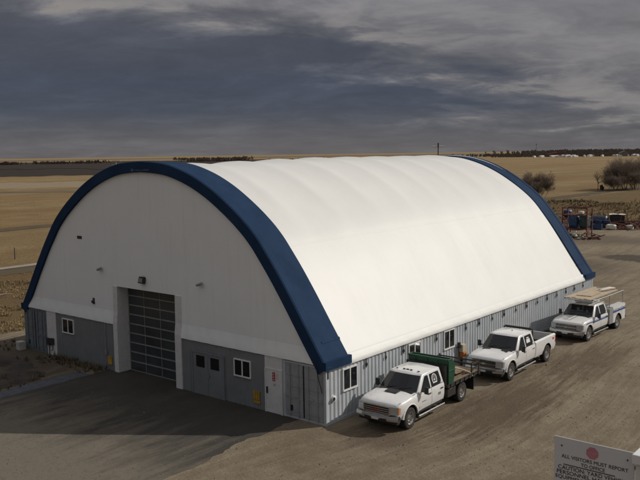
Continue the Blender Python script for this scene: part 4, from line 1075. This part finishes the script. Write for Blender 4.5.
def scrap(name, cx_, cy_, n, sx, sy, m, label, seed, L=(.8, 2.0)):
    mb = MB(); r = random.Random(seed)
    for k in range(n):
        l = r.uniform(*L); x = cx_ + r.gauss(0, sx); y = cy_ + r.gauss(0, sy); z = .08 + r.random() ** 2 * .7
        mb.box(x - l / 2, x + l / 2, y - .08, y + .08, z, z + r.uniform(.05, .18), Matrix.Rotation(r.uniform(0, 3), 3, 'Z') @ Matrix.Rotation(r.uniform(-.35, .35), 3, 'Y'))
    return tag(mb.build(name, m), label, 'scrap pile')
scrap('scrap_pile', -19.2, 75.6, 26, 1.1, .5, M['cream'], 'pale scrap lumber heaped in front of the red rack', 1)
scrap('scrap_pile', -17.3, 76.2, 14, .5, .5, M['red_steel'], 'small pile of reddish scrap at the right foot of the red rack', 2)
scrap('scrap_pile', -20.8, 76.0, 14, .6, .5, M['rust'], 'rusty scrap pile at the left foot of the red rack', 3)
scrap('scrap_pile', -24.4, 90.5, 30, 1.0, .6, M['blue_tarp'], 'blue scrap pile left of the row of dark drums', 5, (.6, 1.6))
scrap('scrap_pile', -18.6, 90.8, 34, 1.3, .5, M['rust'], 'rusty scrap pile in front of the cream-topped trailer', 6, (.5, 1.8))
scrap('scrap_pile', -15.6, 92.6, 34, 1.6, .6, M['red_steel'], 'long reddish scrap pile in front of the farm implements', 7, (.5, 1.8))
scrap('scrap_pile', -12.6, 95.0, 24, 1.4, .6, M['dark_steel'], 'dark scrap pile at the right edge of the yard', 8, (.5, 2.0))
bundle('tarp_bundle', -23.6, 88.6, .02, 1.1, .8, .7, M['blue_tarp'], 'wide blue tarp bundle on the ground behind the red rack', 'bundle', 6, GB)
bundle('white_sack', -19.2, 89.6, .02, .7, .5, .4, M['cream'], 'white sack on the ground beside the row of dark drums', 'sack', 7)
bundle('white_sack', -17.0, 91.0, .02, .5, .4, .35, M['cream'], 'white sack on the ground among the rusty scrap', 'sack', 8)
for k, (x, y, w_, h_, mm, lb) in enumerate([(-22.9, 87.2, .7, 1.1, 'dark_steel', 'dark steel crate behind the right post of the red rack'), (-20.9, 88.9, .6, .8, 'blue_tarp', 'blue crate in front of the row of dark drums'), (-13.9, 93.4, .6, .9, 'rust', 'rusty crate at the right end of the reddish scrap')]):
    t = thing('steel_crate', (x, y, .02), lb, 'crate', .2 * k)
    mb = MB(); mb.box(-w_, w_, -w_, -w_ + .06, .1, h_); mb.box(-w_, w_, w_ - .06, w_, .1, h_); mb.box(-w_, -w_ + .06, -w_ + .06, w_ - .06, .1, h_); mb.box(w_ - .06, w_, -w_ + .06, w_ - .06, .1, h_); mb.box(-w_ + .06, w_ - .06, -w_ + .06, w_ - .06, .1, .16)
    mb.build('crate_box', M[mm], t)
    mb = MB()
    for sx in (-1, 1):
        for sy in (-1, 1): mb.box(*sorted((sx * w_, sx * (w_ + .05))), *sorted((sy * w_, sy * (w_ + .05))), 0, h_ + .05)
    mb.build('crate_posts', M['dark_steel'], t)
GD = 'dark drums right of the red rack'
def drum(x, y, z, m, label, group, lie=False, L=.95, R=.32):
    mb = MB(); a = 0 if lie else 2
    mb.lathe([(0, R * .97), (.0, R), (L * .32, R), (L * .34, R * 1.05), (L * .36, R), (L * .64, R), (L * .66, R * 1.05), (L * .68, R), (L, R), (L, R * .97)], a, (0, 0, R if lie else 0), 18)
    o = mb.build('drum', m, smooth=40); o.location = (x, y, z); return tag(o, label, 'drum', group)
DB = mat('dark_blue_drum', (.02, .035, .08), .45, var=.3)
lab = ['upright dark blue drum nearest the red rack', 'second upright dark blue drum right of the red rack', 'middle upright dark blue drum of the row', 'fourth upright dark blue drum of the row', 'upright dark blue drum next to the cream-topped trailer']
for k in range(5): drum(-22.6 + k * .62, 91.2 + .3 * (k % 2), .03, DB, lab[k], GD, L=1.15, R=.3)
tank = thing('steel_tank', (-22.2, 93.4, 0), 'long dark blue tank lying behind the row of drums', 'tank')
MB().lathe([(-1.2, .3), (-1.15, .55), (-1.0, .68), (1.0, .68), (1.15, .55), (1.2, .3)], 0, (0, 0, 1.0), 24).build('tank_shell', DB, tank, smooth=40)
mb = MB()
for x in (-.8, .8): mb.box(x - .1, x + .1, -.6, .6, 0, .6)
mb.build('saddle', M['dark_steel'], tank)
trl = thing('flatbed_trailer', (-20.1, 95.0, 0), 'low dark trailer with a cream sheet on its load beyond the drums', 'trailer', .3)
mb = MB(); mb.box(-1.3, 1.3, -.9, .9, .55, .70); mb.tube([(1.3, 0, .6), (2.2, 0, .5)], .06); mb.build('trailer_bed', M['dark_steel'], trl)
for x, y in ((-.5, .95), (-.5, -.95), (.4, .95), (.4, -.95)): MB().lathe([(-.1, .2), (-.1, .36), (.1, .36), (.1, .2)], 1, (x, y, .36), 16).build('wheel', M['rubber'], trl)
mb = MB(); mb.box(-1.1, 1.0, -.8, .8, .70, 1.75); mb.build('load', M['black'], trl, bevel=.05)
mb = MB(); mb.grid([[(-1.2 + 2.3 * i / 12, -.95 + 1.9 * j / 8, 1.86 + .10 * fbm(i, j, .4, 5)) for i in range(13)] for j in range(9)]); mb.build('cover_sheet', M['cream'], trl, smooth=60)
def implement(x, y, rz, label, seed):                       # disc-type farm implement: bars with a row of discs and a hitch
    t = thing('farm_implement', (x, y, 0), label, 'farm implement', rz, 'rusty farm implements at the edge of the yard'); r = random.Random(seed)
    mb = MB(); mb.box(-1.6, 1.6, -.06, .06, .85, .97); mb.box(-1.6, 1.6, .85, .97, .85, .97); mb.box(-.06, .06, -1.4, .9, .83, .9)
    for x_ in (-1.3, -.5, .5, 1.3): mb.box(x_ - .04, x_ + .04, 0, .9, .86, .95)
    mb.tube([(-.5, .4, .9), (-.4, .45, 1.75)], .05); mb.tube([(.5, .4, .9), (.4, .45, 1.75)], .05); mb.tube([(-.4, .45, 1.75), (.4, .45, 1.75)], .05)
    mb.build('implement_frame', M['rust'], t)
    mb = MB()
    for k in range(12):
        for yy in (0., .9): mb.lathe([(-.01, .40), (.01, .40)], 0, (-1.5 + k * .27, yy, .42), 14)
    mb.build('discs', M['dark_steel'], t)
    for s in (-1, 1): MB().lathe([(-.09, .2), (-.09, .34), (.09, .34), (.09, .2)], 0, (s * 1.85, .45, .34), 16).build('wheel', M['rubber'], t)
implement(-18.6, 93.6, .5, 'rusty disc implement nearest the cream-topped trailer', 1); implement(-16.6, 95.2, .2, 'middle rusty disc implement at the yard edge', 2); implement(-14.9, 97.2, -.1, 'rusty disc implement farthest right at the yard edge', 3)

# ------------------------------------------------------------------ trees
def tree(name, x, y, H, spread, seed, label, group, stems=1, z=0, depth=5, lean=0, R=None):
    rnd = random.Random(seed); t = thing(name, (x, y, z - .1), label, 'tree', 0, group)
    tr_ = MB(); cr = MB()
    def grow(p, d, L, r, lev):
        n = 4; pts = [p]; q = p.copy(); dd = d.copy()
        for k in range(n):
            dd = (dd + Vector((rnd.gauss(0, .13), rnd.gauss(0, .13), rnd.gauss(.03, .08)))).normalized(); q = q + dd * L / n; pts.append(q.copy())
        rads = [r * (1 - .5 * k / n) for k in range(n + 1)]
        (tr_ if lev <= 1 else cr).tube(pts, rads, 7 if lev <= 1 else (4 if lev < 4 else 3), caps=False)
        if lev >= depth: return
        m_ = {0: 6, 1: 5, 2: 5, 3: 4, 4: 4}.get(lev, 4)
        for k in range(m_):
            f = rnd.uniform(.35, 1.0) if k else 1.0
            i = min(n - 1, int(f * n)); pp = pts[i].lerp(pts[i + 1], f * n - i)
            a = rnd.uniform(0, 2 * pi); tl = rnd.uniform(.45, .95) * spread if k else .25
            o = dd.orthogonal().normalized(); o = Matrix.Rotation(a, 3, dd) @ o
            nd = (dd * cos(tl) + o * sin(tl)); nd.z += .12; nd.normalize()
            grow(pp, nd, L * rnd.uniform(.55, .78), max(r * .5 * rnd.uniform(.8, 1.1), .009), lev + 1)
    for s in range(stems):
        a = rnd.uniform(0, 6.28); tl = 0 if stems == 1 else rnd.uniform(.05, .22 + .06 * stems)
        grow(Vector((.35 * s * cos(a) * (stems > 1), .35 * s * sin(a) * (stems > 1), 0)), Vector((sin(tl) * cos(a) + lean, sin(tl) * sin(a), cos(tl))).normalized(), H * (.36 if stems < 3 else .30), (R or H * .017) / sqrt(stems), 0)
    tr_.build('trunk', M['bark'], t, smooth=60, fixn=False); cr.build('crown', M['twig'], t, fixn=False)
    return t
GT = 'bare trees along the gravel road'
tree('bare_tree', -62.5, 162.1, 8.2, .75, 1, 'bushy round bare tree alone behind the right end trim', GT, stems=6)
tree('bare_tree', -62.0, 160.5, 5.6, 1.1, 18, 'low dense bare bush in front of the bushy round tree', GT, stems=7)
tree('bare_tree', -67.5, 165.5, 5.2, 1.0, 2, 'small thin bare bush left of the bushy round tree', GT, stems=3, depth=4)
tree('bare_tree', -61.9, 201.6, 6.8, 1.0, 3, 'small crooked bare tree with dark stump beside the road', GT, depth=4, lean=.2)
tree('bare_tree', -57.7, 199.0, 5.4, 1.05, 4, 'low bare thicket between the crooked tree and the tall trees', GT, stems=5)
tree('bare_tree', -59.0, 207.0, 9.5, .9, 5, 'leftmost of the tall bare trees at the right edge', GT, stems=4)
tree('bare_tree', -56.2, 207.5, 13.0, .85, 6, 'tallest bare tree with upright trunk near the right edge', GT, stems=3)
tree('bare_tree', -55.0, 212.5, 12.4, .9, 7, 'dense tall bare tree just right of the tallest one', GT, stems=3)
tree('bare_tree', -53.5, 215.5, 11.5, .95, 8, 'tall bare tree cut by the right edge of the picture', GT, stems=4)
tree('bare_tree', -57.0, 203.0, 6.5, 1.0, 14, 'low spreading thicket under the left of the tall bare trees', GT, stems=6)
tree('bare_tree', -54.5, 208.5, 7.5, 1.0, 15, 'shrubby bare growth at the foot of the tallest bare tree', GT, stems=6)
tree('bare_tree', -59.5, 215.0, 11.0, .9, 17, 'tall bare tree behind the gap between the tall trees', GT, stems=4)
tag(MB().tube([(0, 0, 0), (.2, .1, .7), (-.1, .0, 1.2), (.35, -.1, 1.5)], [.55, .6, .45, .1], 9).build('tree_stump', mat('black_wet_bark', (.03, .026, .022), .9), smooth=60), 'dark broken stump at the foot of the crooked bare tree', 'stump').location = (-61.0, 201.9, 0)
pf = thing('fence_post', (-64.6, 22.9, 0), 'single thin wooden fence post in the dry field left of the building', 'fence post')
MB().tube([(0, 0, -.1), (.02, 0, 1.25)], [.07, .06], 8).build('post', M['bark'], pf)
# poles
up_ = thing('utility_pole', (-212.0, 146.5, 0), 'pale double crossarm utility pole behind the left of the front arch', 'utility pole', RAD(35))
PM = mat('pale_pole_wood', (.42, .39, .33), .8)
MB().tube([(0, 0, -.1), (0, 0, 10.2)], [.20, .15], 8).build('pole', PM, up_)
for z in (9.9, 8.6): MB().box(-1.5, 1.5, -.12, .12, z - .13, z + .13).build('crossarm', PM, up_)
lp = thing('light_pole', (-40.5, 77.1, 0), 'dark pole with pale double lamp arms beyond the far roof ridge', 'light pole', RAD(31))
MB().tube([(0, 0, -.1), (0, 0, 12.75)], [.10, .07], 8).build('pole', M['dark_steel'], lp)
MB().box(-.09, .09, -.09, .09, 12.2, 12.85).build('pole_head', M['dark_steel'], lp)
for s in (-1, 1): MB().tube([(s * .15, 0, 12.32), (s * .95, 0, 12.36)], [.10, .07], 8).build('lamp_arm', M['white_metal'], lp)

# ------------------------------------------------------------------ the far town and tree lines
GH = 'white trailers and sheds on the far horizon'
rnd = random.Random(77); k = 0
fx0, fy0, fx1, fy1 = -545, 1246, -388, 1273
dirv = Vector((fx1 - fx0, fy1 - fy0)).normalized()
kinds = ['long white trailer', 'white box trailer', 'pale shed with low gable', 'short white trailer', 'white gabled house']
hp_ = []
for i in range(34):
    t_ = i / 33; x = fx0 + (fx1 - fx0) * t_ + rnd.uniform(-1.5, 1.5); y = fy0 + (fy1 - fy0) * t_ + rnd.uniform(-40, 40)
    if .62 < t_ < .70: continue
    w = rnd.uniform(2.4, 5.5); d = rnd.uniform(3, 6); h = rnd.uniform(2.4, 3.6)
    mb = MB(); mb.prism([(-w / 2, 0), (w / 2, 0), (w / 2, h * .8), (0, h), (-w / 2, h * .8)], 1, -d, d)
    o = mb.build('white_trailer', M['roof_far']); o.location = (x, y, 0); o.rotation_euler = (0, 0, rnd.uniform(-.5, .9))
    tag(o, 'small white trailer or shed in the row on the right horizon', 'trailer', GH)
def tree_mass(name, segs, m, seed, dens=1.0):              # a far wood reading as one dark line: many crooked stems and twig fans
    r = random.Random(seed); mb = MB()
    for (ax, ay), (bx, by), h, width, n in segs:
        for i in range(int(n * 1.8)):
            t_ = r.random(); x = ax + (bx - ax) * t_ + r.gauss(0, width); y = ay + (by - ay) * t_ + r.gauss(0, width)
            H = h * (.65 + .45 * abs(fbm(t_ * 40, 0, .35, seed))) * r.uniform(.75, 1.15)
            for k in range(5):
                a = r.uniform(0, 2 * pi); w = H * r.uniform(.16, .36); zc = H * r.uniform(.25, .85); hh = H * r.uniform(.18, .36)
                cx2 = x + cos(a) * w * .8; cy2 = y + sin(a) * w * .8
                mb.add([(cx2 - w, cy2, zc - hh * r.uniform(.4, 1)), (cx2 + w * r.uniform(.3, 1), cy2 + w * .5, zc - hh * r.uniform(.5, 1)), (cx2 + w * r.uniform(-.4, .8), cy2 - w * .4, zc + hh), (cx2 - w * .5, cy2 + .2, zc + hh * .5)], [(0, 1, 2), (0, 2, 3)])
            mb.add([(x - .25, y, 0), (x + .25, y, 0), (x, y, H * .7)], [(0, 1, 2)])
    return tag(mb.build(name, m, fixn=False), kind='stuff')
tree_mass('far_treeline', [((-640, 1290), (-380, 1330), 4.5, 14, 420), ((-760, 1500), (-330, 1620), 6.5, 40, 900), ((-1100, 2600), (-300, 2750), 13, 90, 1100)], M['far_wood'], 3)
tree_mass('far_shelterbelt', [((-1174, 700), (-1120, 786), 6.5, 9, 90), ((-1190, 645), (-1182, 668), 6, 5, 40), ((-1420, 1210), (-1290, 1320), 8, 10, 110), ((-1030, 905), (-965, 970), 6.5, 9, 70), ((-930, 1010), (-860, 1075), 5, 8, 60)], mat('pale_far_wood', (.19, .155, .13), .95, var=.25, scale=.05), 4)
for i, (x, y, w, d, h, m_, lb) in enumerate([(-1190, 655, 16, 9, 6, M['rust'], 'dark low farm building on the far left horizon'), (-548, 1330, 30, 12, 8, M['rust'], 'dark reddish barn at the left end of the far town'), (-420, 1300, 14, 10, 9, M['far_wood'], 'dark tall shed in the middle of the far town')]):
    mb = MB(); mb.prism([(-w / 2, 0), (w / 2, 0), (w / 2, h * .6), (w * .1, h), (-w / 2, h * .6)], 1, -d / 2, d / 2)
    o = mb.build('far_barn', m_); o.location = (x, y, 0); o.rotation_euler = (0, 0, .6); tag(o, lb, 'barn')
mast = thing('radio_mast', (-660, 1500, 0), 'thin radio mast on the horizon above the far town', 'mast')
MB().tube([(0, 0, 0), (0, 0, 24)], [.5, .35], 6).build('mast_pole', M['far_wood'], mast)
MB().lathe([(0, 1.2), (2.2, 1.2)], 2, (0, 0, 22.5), 8).build('mast_head', M['far_wood'], mast)

# ------------------------------------------------------------------ notice sign and the white guard rail near the viewer
gr = thing('guard_rail', (18.955, -20.18, 0), 'white steel guard rail whose corner meets the notice board at lower right', 'railing')
MB().box(-.05, .05, 0, 2.4, 9.50, 9.565).build('top_rail', M['frame_white'], gr, bevel=.006)
MB().box(-.028, .028, .02, 2.35, 8.72, 9.495).build('infill_panel', M['white_metal'], gr)
for y in (.20, 2.3): MB().box(.03, .10, y - .04, y + .04, .02, 9.49).build('post', M['white_metal'], gr)
MB().box(-.02, 1.6, .25, 2.4, 8.55, 8.68).build('landing', M['steel'], gr)
for y in (.30, 2.3): MB().box(1.5, 1.58, y - .04, y + .04, .02, 8.545).build('post', M['white_metal'], gr)
sgn = thing('notice_sign', (18.6225, -20.10, 9.0), 'white notice board with faded red stop octagon and black lettering at lower right', 'sign')
Wd = .555; zt = .548
board = MB().box(-Wd / 2, Wd / 2, -.004, .004, zt - .42, zt).build('board', M['sign_white'], sgn, bevel=.002)
mb = MB(); mb.prism([(.044 * cos(RAD(22.5 + 45 * k)), .044 * sin(RAD(22.5 + 45 * k))) for k in range(8)], 1, -.0062, -.0045)
oc = mb.build('stop_octagon', M['sign_red_faded'], board); oc.location = (-.005, 0, zt - .068)
lettering('lettering', 'STOP', .026, mat('faded_pink_ink', (.57, .33, .36), .6), oc, (-.031, -.0068, -.009), (1, 0, 0), (0, 0, 1), .0004, .062)
def line(text, z, size, x0, width):
    lettering('lettering', text, size, M['ink'], board, (x0 - Wd / 2, -.0055, zt - z), (1, 0, 0), (0, 0, 1), .0006, width)
line('ALL VISITORS MUST REPORT', .145, .036, .055, .462); line('TO OFFICE', .182, .036, .195, .165)
MB().box(.07 - Wd / 2, .43 - Wd / 2, -.0062, -.0045, zt - .1945, zt - .1895).build('rule_line', M['ink'], board)
line('CAUTION: YARD VEHICLES', .229, .040, .03, .50); line('PERSONNEL HAVE', .264, .040, .02, .36); line('EQUIPMENT', .298, .036, .012, .21)
for x in (-Wd / 2 + .055, Wd / 2 - .045): MB().lathe([(0, .006), (-.005, .005)], 1, (x, -.004, zt - .06), 10).build('bolt', M['dark_steel'], board)
mb = MB(); mb.box(-.25, .30, .006, .03, zt - .12, zt - .09); mb.build('mounting_bar', M['steel'], sgn)
MB().box(-.25, .30, .006, .03, zt - .38, zt - .35).build('mounting_bar', M['steel'], sgn)
